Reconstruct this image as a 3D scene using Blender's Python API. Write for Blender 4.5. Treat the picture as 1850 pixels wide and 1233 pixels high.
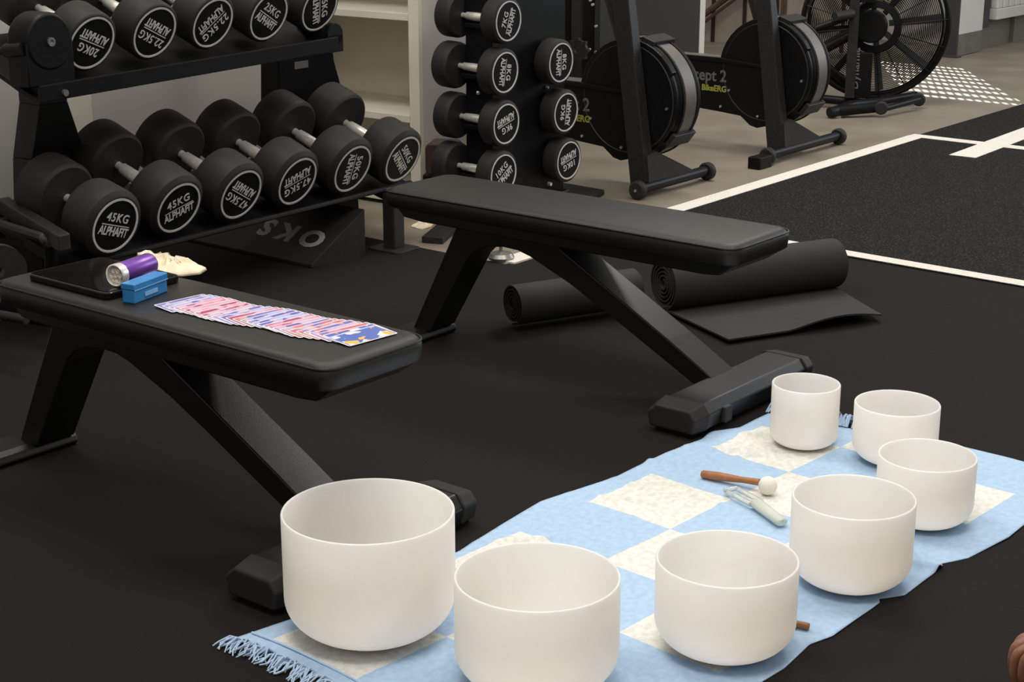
import bpy, bmesh, math, random
from mathutils import Vector, Matrix
for o in list(bpy.data.objects): bpy.data.objects.remove(o)
SC = bpy.context.scene
COL = SC.collection
rad = math.radians

# ---------------------------------------------------------------- camera
FPX, PITCH, CH = 3000.0, rad(16.73), 1.31
cd = bpy.data.cameras.new('camera'); cam = bpy.data.objects.new('camera', cd); COL.objects.link(cam)
cd.sensor_fit = 'HORIZONTAL'; cd.sensor_width = 36.0; cd.lens = 36.0*FPX/1850.0
cd.clip_start = 0.05; cd.clip_end = 100
cam.location = (0, 0, CH); cam.rotation_euler = (rad(90)-PITCH, 0, 0)
SC.camera = cam

# ---------------------------------------------------------------- world, lights, exposure
w = bpy.data.worlds.new('world'); SC.world = w; w.use_nodes = True
bg = w.node_tree.nodes['Background']; bg.inputs[0].default_value = (1.0, 0.965, 0.92, 1); bg.inputs[1].default_value = 1.0
# pale ceiling and upper walls all round the hall: brighter overhead than at the horizon
_n = w.node_tree; _tc = _n.nodes.new('ShaderNodeTexCoord'); _sp = _n.nodes.new('ShaderNodeSeparateXYZ'); _mr = _n.nodes.new('ShaderNodeMapRange')
_n.links.new(_tc.outputs['Generated'], _sp.inputs[0]); _n.links.new(_sp.outputs[2], _mr.inputs[0])
_mr.inputs[1].default_value = -0.1; _mr.inputs[2].default_value = 0.8; _mr.inputs[3].default_value = 0.24; _mr.inputs[4].default_value = 0.74
_n.links.new(_mr.outputs[0], bg.inputs[1])
def area(name, loc, rot, sx, sy, power, col):
    l = bpy.data.lights.new(name, 'AREA'); l.shape = 'RECTANGLE'; l.size = sx; l.size_y = sy; l.energy = power; l.color = col
    o = bpy.data.objects.new(name, l); COL.objects.link(o); o.location = loc; o.rotation_euler = rot; return o
WARM = (1.0, 0.95, 0.88)
area('ceiling_lamp', (-0.3, 1.6, 3.3), (0, 0, rad(-38)), 1.6, 0.8, 62, WARM)
area('ceiling_lamp', (1.3, 3.6, 3.3), (0, 0, rad(-38)), 1.6, 0.8, 46, WARM)
area('ceiling_lamp', (-0.9, 4.6, 3.3), (0, 0, rad(-38)), 1.6, 0.8, 55, WARM)
area('ceiling_lamp', (1.4, 7.2, 3.3), (0, 0, rad(-38)), 1.6, 0.8, 90, WARM)
area('window_daylight', (5.2, 8.2, 1.9), (rad(90), 0, rad(105)), 2.6, 1.8, 85, (0.86, 0.93, 1.0))
SC.view_settings.view_transform = 'Standard'; SC.view_settings.look = 'None'
SC.view_settings.gamma = 1; SC.view_settings.use_curve_mapping = False
SC.view_settings.exposure = -0.26

# ---------------------------------------------------------------- helpers
def ray(x, y):
    f = Vector((0, math.cos(PITCH), -math.sin(PITCH))); u = Vector((0, math.sin(PITCH), math.cos(PITCH)))
    return f + Vector((1, 0, 0))*((x-925)/FPX) - u*((y-616.5)/FPX)
CO = Vector((0, 0, CH))
def at(x, y, z=0.0):
    d = ray(x, y); return CO + d*((z-CH)/d.z)
def atY(x, y, Y):
    d = ray(x, y); return CO + d*(Y/d.y)
def onp(x, y, P0, n):
    d = ray(x, y); return CO + d*((Vector(P0)-CO).dot(n)/d.dot(n))
def UV(az):
    a = rad(az); return Vector((math.cos(a), -math.sin(a), 0)), Vector((math.sin(a), math.cos(a), 0))

def mat(name, col, rough=0.5, metal=0.0, noise=None, bump=0.0, bscale=200, spec=0.5, **kw):
    m = bpy.data.materials.new(name); m.use_nodes = True; nt = m.node_tree; N = nt.nodes; b = N['Principled BSDF']
    b.inputs['Base Color'].default_value = (*col, 1); b.inputs['Roughness'].default_value = rough; b.inputs['Metallic'].default_value = metal
    b.inputs['Specular IOR Level'].default_value = spec
    for k, v in kw.items(): b.inputs[k.replace('_', ' ')].default_value = v
    tc = N.new('ShaderNodeTexCoord')
    if noise:
        c2, sc, lo, hi = noise
        n = N.new('ShaderNodeTexNoise'); n.inputs['Scale'].default_value = sc; n.inputs['Detail'].default_value = 6
        nt.links.new(tc.outputs['Object'], n.inputs['Vector'])
        r = N.new('ShaderNodeValToRGB'); r.color_ramp.elements[0].position = lo; r.color_ramp.elements[1].position = hi
        r.color_ramp.elements[0].color = (*col, 1); r.color_ramp.elements[1].color = (*c2, 1)
        nt.links.new(n.outputs['Fac'], r.inputs['Fac']); nt.links.new(r.outputs['Color'], b.inputs['Base Color'])
    if bump:
        n = N.new('ShaderNodeTexNoise'); n.inputs['Scale'].default_value = bscale; n.inputs['Detail'].default_value = 3
        nt.links.new(tc.outputs['Object'], n.inputs['Vector'])
        bp = N.new('ShaderNodeBump'); bp.inputs['Strength'].default_value = bump; bp.inputs['Distance'].default_value = 0.002
        nt.links.new(n.outputs['Fac'], bp.inputs['Height']); nt.links.new(bp.outputs['Normal'], b.inputs['Normal'])
    return m

M = {}
M['rubber_floor'] = mat('rubber_floor', (0.0108, 0.0092, 0.0080), 0.85, noise=((0.030, 0.027, 0.024), 230, 0.58, 0.95), bump=0.3, bscale=350, spec=0.12)
M['turf'] = mat('turf', (0.006, 0.0058, 0.0056), 0.95, noise=((0.075, 0.07, 0.065), 150, 0.5, 0.80), bump=0.8, bscale=260, spec=0.15)
M['concrete'] = mat('concrete', (0.205, 0.172, 0.130), 0.42, noise=((0.27, 0.238, 0.195), 3.5, 0.35, 0.7), bump=0.05, bscale=30)
M['line'] = mat('line', (0.70, 0.66, 0.60), 0.85, noise=((0.45, 0.42, 0.37), 130, 0.5, 0.85), bump=0.4, bscale=200)
M['wall'] = mat('wall', (0.50, 0.475, 0.44), 0.7, noise=((0.44, 0.415, 0.38), 2.0, 0.3, 0.7))
M['wall_grey'] = mat('wall_grey', (0.58, 0.55, 0.505), 0.7, noise=((0.52, 0.495, 0.455), 2.5, 0.3, 0.7))
M['plaster_dark'] = mat('plaster_dark', (0.21, 0.20, 0.165), 0.7, noise=((0.17, 0.16, 0.13), 4, 0.3, 0.7))
M['bench_frame'] = mat('bench_frame', (0.0050, 0.0048, 0.0048), 0.33, spec=0.45, noise=((0.0065, 0.0062, 0.0062), 90, 0.3, 0.8), bump=0.12, bscale=400)
M['cream'] = mat('cream', (0.74, 0.69, 0.58), 0.5, noise=((0.68, 0.63, 0.53), 6, 0.3, 0.7))
M['dark_panel'] = mat('dark_panel', (0.040, 0.040, 0.041), 0.6, noise=((0.046, 0.046, 0.047), 3, 0.3, 0.7))
M['white_paint'] = mat('white_paint', (0.70, 0.69, 0.65), 0.45, noise=((0.64, 0.63, 0.60), 5, 0.3, 0.7))
M['plank'] = mat('plank', (0.40, 0.345, 0.295), 0.6, noise=((0.34, 0.29, 0.24), 9, 0.3, 0.7))
M['seam'] = mat('seam', (0.03, 0.012, 0.010), 0.7, noise=((0.02, 0.01, 0.01), 9, 0.3, 0.7))
M['wood_dark'] = mat('wood_dark', (0.11, 0.065, 0.04), 0.5, noise=((0.07, 0.04, 0.025), 20, 0.3, 0.7))
M['steel'] = mat('steel', (0.35, 0.34, 0.32), 0.35, 0.8, noise=((0.28, 0.27, 0.25), 20, 0.3, 0.7))
M['frame_black'] = mat('frame_black', (0.0045, 0.0045, 0.0052), 0.40, spec=0.16, noise=((0.0075, 0.0076, 0.0084), 90, 0.3, 0.8), bump=0.15, bscale=500)
M['frame_grey'] = mat('frame_grey', (0.017, 0.0165, 0.0165), 0.45, spec=0.22, noise=((0.029, 0.028, 0.0275), 60, 0.3, 0.8), bump=0.15, bscale=500)
M['vinyl'] = mat('vinyl', (0.0095, 0.0090, 0.0078), 0.40, spec=0.35, noise=((0.0120, 0.0113, 0.0098), 40, 0.3, 0.8), bump=0.35, bscale=600)
M['rubber'] = mat('rubber', (0.0175, 0.0162, 0.0152), 0.60, noise=((0.0225, 0.021, 0.0196), 25, 0.3, 0.75), bump=0.1, bscale=300, spec=0.25)
M['face_black'] = mat('face_black', (0.0035, 0.0035, 0.0035), 0.5, spec=0.15, noise=((0.008, 0.008, 0.008), 60, 0.3, 0.8))
M['print'] = mat('print', (0.62, 0.60, 0.57), 0.55, noise=((0.50, 0.48, 0.45), 60, 0.4, 0.8))
M['print_dim'] = mat('print_dim', (0.14, 0.135, 0.13), 0.6, noise=((0.10, 0.10, 0.10), 60, 0.4, 0.8))
M['wedge_print'] = mat('wedge_print', (0.30, 0.29, 0.28), 0.6, noise=((0.24, 0.235, 0.23), 40, 0.4, 0.8))
M['yellow_print'] = mat('yellow_print', (0.35, 0.36, 0.05), 0.6, noise=((0.25, 0.27, 0.04), 60, 0.4, 0.8))
M['chrome'] = mat('chrome', (0.97, 0.94, 0.86), 0.26, 0.6, noise=((0.72, 0.69, 0.62), 60, 0.4, 0.8))
M['bolt'] = mat('bolt', (0.7, 0.7, 0.68), 0.3, 0.9, noise=((0.6, 0.6, 0.58), 60, 0.4, 0.8))
M['mesh_band'] = mat('mesh_band', (0.16, 0.145, 0.13), 0.5, 0.3, noise=((0.11, 0.10, 0.09), 260, 0.4, 0.6))
M['gloss_black'] = mat('gloss_black', (0.004, 0.004, 0.004), 0.08, noise=((0.006, 0.005, 0.005), 30, 0.4, 0.8))
M['mat_foam'] = mat('mat_foam', (0.022, 0.021, 0.020), 0.75, noise=((0.026, 0.025, 0.024), 60, 0.3, 0.7), bump=0.3, bscale=500, spec=0.3)
M['quartz'] = mat('quartz', (0.84, 0.79, 0.73), 0.45, noise=((0.80, 0.75, 0.685), 3, 0.3, 0.7), bump=0.12, bscale=900, Subsurface_Weight=0.8, Subsurface_Scale=0.05, Subsurface_Radius=(1.0, 0.95, 0.88))
M['purple'] = mat('purple', (0.16, 0.05, 0.33), 0.3, 0.5, noise=((0.2, 0.07, 0.4), 30, 0.3, 0.7))
M['blue_tin'] = mat('blue_tin', (0.03, 0.22, 0.55), 0.35, 0.2, noise=((0.04, 0.27, 0.62), 30, 0.3, 0.7))
M['pale_blue'] = mat('pale_blue', (0.25, 0.5, 0.8), 0.4, noise=((0.2, 0.45, 0.75), 30, 0.3, 0.7))
M['cotton'] = mat('cotton', (0.78, 0.66, 0.47), 0.9, noise=((0.85, 0.74, 0.56), 60, 0.3, 0.7), bump=0.5, bscale=400)
M['mallet_wood'] = mat('mallet_wood', (0.42, 0.17, 0.07), 0.5, noise=((0.34, 0.13, 0.05), 60, 0.3, 0.7))
M['felt'] = mat('felt', (0.86, 0.80, 0.70), 0.9, noise=((0.9, 0.85, 0.76), 90, 0.3, 0.7), bump=0.5, bscale=600)
M['glass'] = mat('glass', (0.93, 0.97, 0.96), 0.12, noise=((0.9, 0.95, 0.94), 30, 0.3, 0.7), Transmission_Weight=0.75, IOR=1.45)
M['glass_frost'] = mat('glass_frost', (0.80, 0.84, 0.78), 0.45, noise=((0.75, 0.8, 0.74), 30, 0.3, 0.7), Transmission_Weight=0.4, IOR=1.45)
M['skin'] = mat('skin', (0.19, 0.075, 0.04), 0.5, noise=((0.25, 0.105, 0.06), 30, 0.3, 0.7), bump=0.3, bscale=250, Subsurface_Weight=0.15, Subsurface_Scale=0.01)
M['garment'] = mat('garment', (0.010, 0.010, 0.011), 0.9, noise=((0.014, 0.014, 0.015), 60, 0.3, 0.7), bump=0.3)
M['hair'] = mat('hair', (0.012, 0.008, 0.006), 0.6, noise=((0.02, 0.012, 0.008), 80, 0.3, 0.7))
M['red_brown'] = mat('red_brown', (0.05, 0.018, 0.014), 0.6, noise=((0.04, 0.014, 0.01), 80, 0.3, 0.7))

def tag(o, label=None, cat=None, group=None, kind=None):
    if label: o['label'] = label
    if cat: o['category'] = cat
    if group: o['group'] = group
    if kind: o['kind'] = kind
    return o
def empty(name, loc, az=0.0, rotz=None):
    o = bpy.data.objects.new(name, None); COL.objects.link(o); o.location = loc
    o.rotation_euler = (0, 0, -rad(az) if rotz is None else rotz); o.empty_display_size = 0.05
    return o
def link(name, me, m, parent=None, smooth=False, bevel=0, seg=2, sub=0, angle=40):
    me.materials.append(m) if m else None
    o = bpy.data.objects.new(name, me); COL.objects.link(o)
    if parent: o.parent = parent
    if smooth:
        for p in me.polygons: p.use_smooth = True
        me.set_sharp_from_angle(angle=rad(angle))
    if bevel:
        b = o.modifiers.new('bevel', 'BEVEL'); b.width = bevel; b.segments = seg; b.limit_method = 'ANGLE'; b.angle_limit = rad(40)
    if sub:
        s = o.modifiers.new('sub', 'SUBSURF'); s.levels = sub; s.render_levels = sub
    return o
class MB:
    def __init__(s): s.b = bmesh.new()
    def box(s, x0, x1, y0, y1, z0, z1):
        v = [s.b.verts.new(p) for p in ((x0,y0,z0),(x1,y0,z0),(x1,y1,z0),(x0,y1,z0),(x0,y0,z1),(x1,y0,z1),(x1,y1,z1),(x0,y1,z1))]
        for f in ((3,2,1,0),(4,5,6,7),(0,1,5,4),(1,2,6,5),(2,3,7,6),(3,0,4,7)): s.b.faces.new([v[i] for i in f])
        return s
    def loft(s, A, B):
        a = [s.b.verts.new(p) for p in A]; b = [s.b.verts.new(p) for p in B]; n = len(a)
        s.b.faces.new(a[::-1]); s.b.faces.new(b)
        for i in range(n): s.b.faces.new([a[i], a[(i+1) % n], b[(i+1) % n], b[i]])
        return s
    def prism(s, pts, axis, a, b):
        def m(p, t):
            if axis == 'x': return (t, p[0], p[1])
            if axis == 'y': return (p[0], t, p[1])
            return (p[0], p[1], t)
        return s.loft([m(p, a) for p in pts], [m(p, b) for p in pts])
    def tube(s, path, r, seg=12, caps=True, flat=1.0):
        P = [Vector(p) for p in path]; R = r if isinstance(r, (list, tuple)) else [r]*len(P); rings = []
        up = None
        for i, p in enumerate(P):
            t = (P[min(i+1, len(P)-1)]-P[max(i-1, 0)]).normalized()
            if up is None: up = Vector((0, 0, 1)) if abs(t.z) < .9 else Vector((1, 0, 0))
            e = t.cross(up).normalized(); f = e.cross(t).normalized(); up = f
            rings.append([s.b.verts.new(p + e*math.cos(2*math.pi*k/seg)*R[i] + f*math.sin(2*math.pi*k/seg)*R[i]*flat) for k in range(seg)])
        for a, b in zip(rings, rings[1:]):
            for k in range(seg): s.b.faces.new([a[k], a[(k+1) % seg], b[(k+1) % seg], b[k]])
        if caps: s.b.faces.new(rings[0][::-1]); s.b.faces.new(rings[-1])
        return s
    def lathe(s, prof, c=(0,0,0), axis='z', seg=48, close=False):
        rings = []
        for r, z in prof:
            if r < 1e-6:
                q = (0, 0, z); rings.append([s.b.verts.new(s._ax(q, c, axis))]); continue
            rings.append([s.b.verts.new(s._ax((r*math.cos(2*math.pi*k/seg), r*math.sin(2*math.pi*k/seg), z), c, axis)) for k in range(seg)])
        for a, b in zip(rings, rings[1:]):
            for k in range(seg):
                k2 = (k+1) % seg
                if len(a) == 1 and len(b) == 1: continue
                if len(a) == 1: s.b.faces.new([a[0], b[k], b[k2]])
                elif len(b) == 1: s.b.faces.new([a[k], b[0], a[k2]])
                else: s.b.faces.new([a[k], b[k], b[k2], a[k2]])
        if not close:
            for g, rev in ((rings[0], False), (rings[-1], True)):
                if len(g) > 1: s.b.faces.new(g[::-1] if rev else g)
        else:
            a, b = rings[-1], rings[0]
            for k in range(seg): s.b.faces.new([a[k], b[k], b[(k+1) % seg], a[(k+1) % seg]])
        return s
    def _ax(s, q, c, axis):
        x, y, z = q
        if axis == 'x': q = (z, x, y)
        elif axis == 'y': q = (y, z, x)
        return (q[0]+c[0], q[1]+c[1], q[2]+c[2])
    def xf(s, mtx): s.b.transform(mtx); return s
    def build(s, name, m, parent=None, **k):
        bmesh.ops.recalc_face_normals(s.b, faces=s.b.faces)
        me = bpy.data.meshes.new(name); s.b.to_mesh(me); s.b.free(); return link(name, me, m, parent, **k)
def poly_slab(pts, z0, z1, name, m, parent=None, **k):   # pts world xy
    return MB().prism([(p[0], p[1]) for p in pts], 'z', z0, z1).build(name, m, parent, **k)
def text_mesh(txt, size, bold=0.0, ext=0.0006, sx=1.0, spacing=1.0):
    cu = bpy.data.curves.new('txt', 'FONT'); cu.body = txt; cu.size = size; cu.align_x = 'CENTER'; cu.align_y = 'CENTER'
    cu.extrude = ext; cu.offset = bold; cu.space_character = spacing; cu.resolution_u = 3
    o = bpy.data.objects.new('txt', cu); COL.objects.link(o)
    me = bpy.data.meshes.new_from_object(o, depsgraph=bpy.context.evaluated_depsgraph_get())
    bpy.data.objects.remove(o); bpy.data.curves.remove(cu)
    for v in me.vertices: v.co.x *= sx
    me.materials.clear(); return me
def add_mesh(bm, me, mtx):
    me.transform(mtx); bm.from_mesh(me); bpy.data.meshes.remove(me)
def struct(o): o['kind'] = 'structure'; return o
def rrect(x0, x1, y0, y1, r, n=6):
    out = []
    for cx, cy, a0 in ((x1-r, y0+r, -90), (x1-r, y1-r, 0), (x0+r, y1-r, 90), (x0+r, y0+r, 180)):
        for k in range(n+1):
            a = rad(a0+90*k/n); out.append((cx+r*math.cos(a), cy+r*math.sin(a)))
    return out

# ================================================================ setting: floor
AZ = 38.7
U, V = UV(AZ)
# concrete slab
struct(MB().box(-6, 8, -1.5, 15, -0.12, 0).build('floor', M['concrete']))
# black rubber flooring, its far edge follows the tape lines
c0 = at(680, 436); c1 = at(913, 482); c2 = at(1650, 252); c3 = at(1850, 190); c4 = at(1658, 247)
dirL = (c0-c1).normalized(); dirR = (c3-c4).normalized()
farL = c1 + dirL*4.0; farR = c4 + dirR*4.0
H1 = 0.008
poly_slab([(-4.5, -1.0), (6.5, -1.0), (6.5, farR.y), farR, c4, c1, farL], 0, H1, 'floor_rubber', M['rubber_floor'])
struct(bpy.data.objects['floor_rubber'])
def atf(x, y): return at(x, y, H1)
# turf strip beyond the tape line (grainy)
t0 = atf(1440, 452); t1 = atf(1850, 522); tl = atf(1250, 385)
pA = atf(1171, 404)
ext = t1 + (t1-t0).normalized()*3
tr = atf(1850, 190); tr2 = tr + (tr-atf(1656, 247)).normalized()*3
struct(poly_slab([pA, ext, tr2, tr, atf(1656, 249)], H1, H1+0.004, 'floor_turf', M['turf']))
H2 = H1+0.004
def strip(name, pa, pb, wd, z0, z1, side=0.5):
    d = (pb-pa).normalized(); n = Vector((-d.y, d.x, 0))
    return struct(poly_slab([pa-n*wd*side, pb-n*wd*side, pb+n*wd*(1-side), pa+n*wd*(1-side)], z0, z1, name, M['line']))
strip('trim_1', at(913, 479), at(1656, 251), 0.075, 0.0, H2+0.0015)
strip('trim_2', at(1185, 404), at(1850, 520)+(at(1850, 520)-at(1440, 449)).normalized()*3, 0.062, 0.006, H2+0.001)
strip('trim_3', at(1645, 249), at(1850, 272)+(at(1850, 272)-at(1662, 250)).normalized()*3, 0.075, 0.006, H2+0.0012)
strip('trim_4', at(1738, 288), at(1850, 245)+(at(1850, 245)-at(1735, 288)).normalized()*2, 0.12, 0.006, H2+0.0016)

# ================================================================ setting: walls
RAZ = 36.2
RU, RV = UV(RAZ); RO = at(209, 408, 0.31); RO = Vector((RO.x, RO.y, 0))
def R(s, l=0.0, z=0.0): return RO + RV*s + RU*l + Vector((0, 0, z))
def rack_box(name, s0, s1, l0, l1, z0, z1, m, parent=None, **k):     # box in the rack's frame
    b = MB().box(l0, l1, s0, s1, z0, z1); b.xf(Matrix.Translation(RO) @ Matrix.Rotation(-rad(RAZ), 4, 'Z')); return b.build(name, m, parent, **k)
struct(rack_box('wall_left', -3.5, 1.5, -0.98, -0.82, 0, 3.0, M['wall']))
struct(rack_box('baseboard_left', -3.5, 1.5, -0.82, -0.80, 0, 0.10, M['white_paint']))
struct(rack_box('trim_5', 0.42, 0.56, -0.82, -0.74, 0, 2.6, M['cream']))
# partition the shelves are set into; its side runs away behind the dumbbell tower
S0 = 1.75
def rk_sz(x, y, l):
    q = onp(x, y, R(0, l), RU); d = q-RO; return d.dot(RV), d.z
qa = onp(739, 120, R(S0), RV)-RO; qb = onp(757, 120, R(S0), RV)-RO
la0, la1 = qa.dot(RU), qb.dot(RU)
s_end = rk_sz(905, 200, la1)[0]
struct(rack_box('wall_partition', S0+0.40, s_end, -1.6, la1, 0, 3.0, M['wall_grey']))
struct(rack_box('trim_6', S0, S0+0.02, la0, la1, 0, 3.0, M['cream']))
struct(rack_box('trim_7', S0+0.02, S0+0.40, la0, la1, 0, 3.0, M['wall_grey']))
sh = empty('shelf_unit', R(S0, la0), RAZ)
tag(sh, 'cream open cubby shelves built in behind the right end of the dumbbell rack', 'shelf')
for z0 in (0.03, 0.335, 0.705, 1.07):
    MB().box(-0.76, -0.004, 0.003, 0.38, z0-0.014, z0+0.011).build('shelf_board', M['cream'], sh, bevel=0.001)
MB().box(-0.78, -0.76, 0.003, 0.38, 0.0, 2.2).build('side_panel', M['cream'], sh)
MB().box(-0.76, -0.004, 0.382, 0.396, 0.0, 2.2).build('back_panel', M['cream'], sh)

# far walls
fb = at(1460, 90)
FU, FV = UV(AZ)
def F(a, b, z=0.0): return Vector((fb.x, fb.y, 0)) + FU*a + FV*b + Vector((0, 0, z))
def far_box(name, a0, a1, b0, b1, z0, z1, m, parent=None, **k):
    b = MB().box(a0, a1, b0, b1, z0, z1); b.xf(Matrix.Translation((fb.x, fb.y, 0)) @ Matrix.Rotation(-rad(AZ), 4, 'Z')); return b.build(name, m, parent, **k)
struct(far_box('wall_back', -4.5, 0.40, 0.0, 0.12, 0, 3.0, M['plank']))
i = 8
for k in range(-11, 2):
    struct(far_box('trim_%d' % i, k*0.245-0.012, k*0.245+0.012, -0.012, 0.0, 0, 3.0, M['seam'])); i += 1
# wall behind the pillar with a slotted screen in its window; daylight falls through the slots
WF = Vector((2.3, 11.8, 0)); wfa = U.copy()
def wf_box(name, a0, a1, b0, b1, z0, z1, m, **k):
    return MB().box(a0, a1, b0, b1, z0, z1).xf(Matrix.Translation(WF) @ Matrix.Rotation(-rad(AZ), 4, 'Z')).build(name, m, **k)
struct(wf_box('wall_far', -1.6, 1.02, 0.0, 0.06, 0, 1.10, M['wall_grey']))
struct(wf_box('trim_35', -1.6, 1.02, 0.0, 0.06, 1.95, 3.0, M['wall_grey']))
struct(wf_box('trim_36', -1.6, -0.78, 0.0, 0.06, 1.10, 1.95, M['wall_grey']))
struct(wf_box('trim_37', 0.78, 1.02, 0.0, 0.06, 1.10, 1.95, M['wall_grey']))
bm = bmesh.new(); NX, NZ = 50, 9; w_, h_ = 1.56/NX, 0.85/NZ
for iz in range(NZ):
    for ix in range(NX):
        ofs = 0.5*w_ if iz % 2 else 0.0
        x0 = -0.78+ix*w_; z0 = 1.10+iz*h_
        if ix == NX-1 and iz % 2: continue
        cx, cz_ = x0+ofs+w_/2, z0+h_/2
        hw, hh_ = w_*0.29, h_*0.22
        O = [(cx-w_/2, cz_-h_/2), (cx+w_/2, cz_-h_/2), (cx+w_/2, cz_+h_/2), (cx-w_/2, cz_+h_/2)]
        I = [(cx-hw, cz_-hh_), (cx+hw, cz_-hh_), (cx+hw, cz_+hh_), (cx-hw, cz_+hh_)]
        vo = [bm.verts.new((x, 0.01, z)) for x, z in O]; vi = [bm.verts.new((x, 0.01, z)) for x, z in I]
        for k in range(4): bm.faces.new([vo[k], vo[(k+1) % 4], vi[(k+1) % 4], vi[k]])
    if iz % 2:
        for x0, x1 in ((-0.78, -0.78+w_/2), (0.78-w_/2, 0.78)):
            vq = [bm.verts.new(p) for p in ((x0, 0.01, z0), (x1, 0.01, z0), (x1, 0.01, z0+h_), (x0, 0.01, z0+h_))]; bm.faces.new(vq)
bmesh.ops.remove_doubles(bm, verts=bm.verts, dist=0.0002)
me = bpy.data.meshes.new('window_1'); bm.to_mesh(me); bm.free()
ws = link('window_1', me, M['white_paint']); ws.modifiers.new('thick', 'SOLIDIFY').thickness = 0.002
ws.matrix_world = Matrix.Translation(WF) @ Matrix.Rotation(-rad(AZ), 4, 'Z'); struct(ws)
tgt = at(1548, 138); sd = (Vector((WF.x, WF.y, 1.62))-tgt)
ll = bpy.data.lights.new('sun_through_screen', 'SPOT'); ll.energy = 13000; ll.color = (1.0, 0.95, 0.85); ll.shadow_soft_size = 0.015; ll.spot_size = rad(20); ll.spot_blend = 0.1
lo = bpy.data.objects.new('sun_through_screen', ll); COL.objects.link(lo); lo.location = tgt+sd*3.2
lo.rotation_euler = (tgt-lo.location).to_track_quat('-Z', 'Y').to_euler()
# right wall with the radiator
wr0 = at(1765, 88); wr1 = at(1850, 70); wd = (wr1-wr0).normalized()
waz = math.degrees(math.atan2(wd.x, wd.y))
def wall_box(name, a0, a1, b0, b1, z0, z1, m, parent=None, **k):  # a: away from wall into room is -b ; along wall a
    b = MB().box(b0, b1, a0, a1, z0, z1)
    if parent is None: b.xf(Matrix.Translation(wr0) @ Matrix.Rotation(-rad(waz), 4, 'Z'))
    return b.build(name, m, parent, **k)
struct(wall_box('wall_right', -0.02, 5, -0.15, 0.0, 0, 3.0, M['plaster_dark']))
struct(wall_box('baseboard_right', 0.50, 5, 0.0, 0.03, 0, 0.45, M['plaster_dark']))
rd = empty('radiator', wr0, waz); tag(rd, 'white ribbed radiator on the wall at the far right behind the pillar', 'radiator')
zt = 0.19
wall_box('lower_rail', 0.05, 2.2, 0.035, 0.10, zt, zt+0.07, M['white_paint'], rd, bevel=0.004)
b = MB()
for k in range(22): b.box(0.04, 0.095, 0.06+k*0.095, 0.06+k*0.095+0.078, zt+0.07, 0.85)
b.build('ribs', M['white_paint'], rd, bevel=0.01)
# pillar between
pb = at(1729, 103)
PAZ = AZ
pe = MB()
struct(pe.box(-0.088, 0.0, 0.0, 0.36, 0.14, 3.0).xf(Matrix.Translation(pb) @ Matrix.Rotation(-rad(PAZ), 4, 'Z')).build('wall_pillar', M['white_paint']))
def pil(name, m, *bx, **k):
    return struct(MB().box(*bx).xf(Matrix.Translation(pb) @ Matrix.Rotation(-rad(PAZ), 4, 'Z')).build(name, m, **k))
pil('trim_30', M['steel'], -0.086, -0.001, 0.003, 0.355, 0.004, 0.14)
pil('trim_31', M['dark_panel'], -0.095, 0.0, -0.02, -0.001, 0.012, 3.0)
pil('trim_32', M['dark_panel'], -0.06, 0.004, 0.362, 0.45, 0.15, 3.0)
pil('trim_33', M['dark_panel'], -0.13, 0.03, -0.07, 0.0, 0.0, 0.012)
# dark grey partition with pale edge
dA = atY(1110, 96, 9.6); dB = atY(1262, 96, 9.4); dd = (dB-dA); dd.z = 0; dd.normalize(); dn = Vector((dd.y, -dd.x, 0))
def wallseg(name, a, b, th, z0, z1, m):
    d = (b-a).normalized(); n = Vector((-d.y, d.x, 0))
    return struct(poly_slab([(a.x, a.y), (b.x, b.y), (b.x+n.x*th, b.y+n.y*th), (a.x+n.x*th, a.y+n.y*th)], z0, z1, name, m))
a0 = Vector((dA.x-0.045, dA.y, 0)); b0 = Vector((dB.x, dB.y, 0))
wallseg('wall_divider', a0, b0, 0.06, 0.0, 3.0, M['dark_panel'])
wallseg('trim_34', b0+Vector((0.001, 0, 0)), b0+Vector((0.03, -0.003, 0)), 0.07, 0.0, 3.0, M['white_paint'])
# stair handrail in front of plank wall
hr = empty('handrail', F(-0.6, -0.1, 0), AZ); tag(hr, 'dark wooden stair handrail rising in front of the beige plank wall', 'handrail')
pA1 = onp(1262, 34, F(0, -0.1), FV); pA2 = onp(1345, -28, F(0, -0.1), FV)
inv = hr.matrix_world.inverted() if False else (Matrix.Translation(hr.location) @ Matrix.Rotation(-rad(AZ), 4, 'Z')).inverted()
def loc(o_loc, az, p): return (Matrix.Translation(Vector(o_loc)) @ Matrix.Rotation(-rad(az), 4, 'Z')).inverted() @ Vector(p)
q1 = loc(hr.location, AZ, pA1-(pA2-pA1)*0.6); q2 = loc(hr.location, AZ, pA2+(pA2-pA1)*1.0)
MB().tube([q1, q2], 0.022, 8).build('rail', M['wood_dark'], hr, smooth=True)
MB().tube([q1+Vector((0, 0, -0.05)), q2+Vector((0, 0, -0.05))], 0.012, 8).build('lower_rail', M['wood_dark'], hr, smooth=True)
b = MB()
for t in (0.05, 0.95):
    q = q1.lerp(q2, t); b.box(q.x-0.015, q.x+0.015, q.y-0.015, q.y+0.015, 0, q.z-0.015)
b.build('post', M['wood_dark'], hr)

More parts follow.
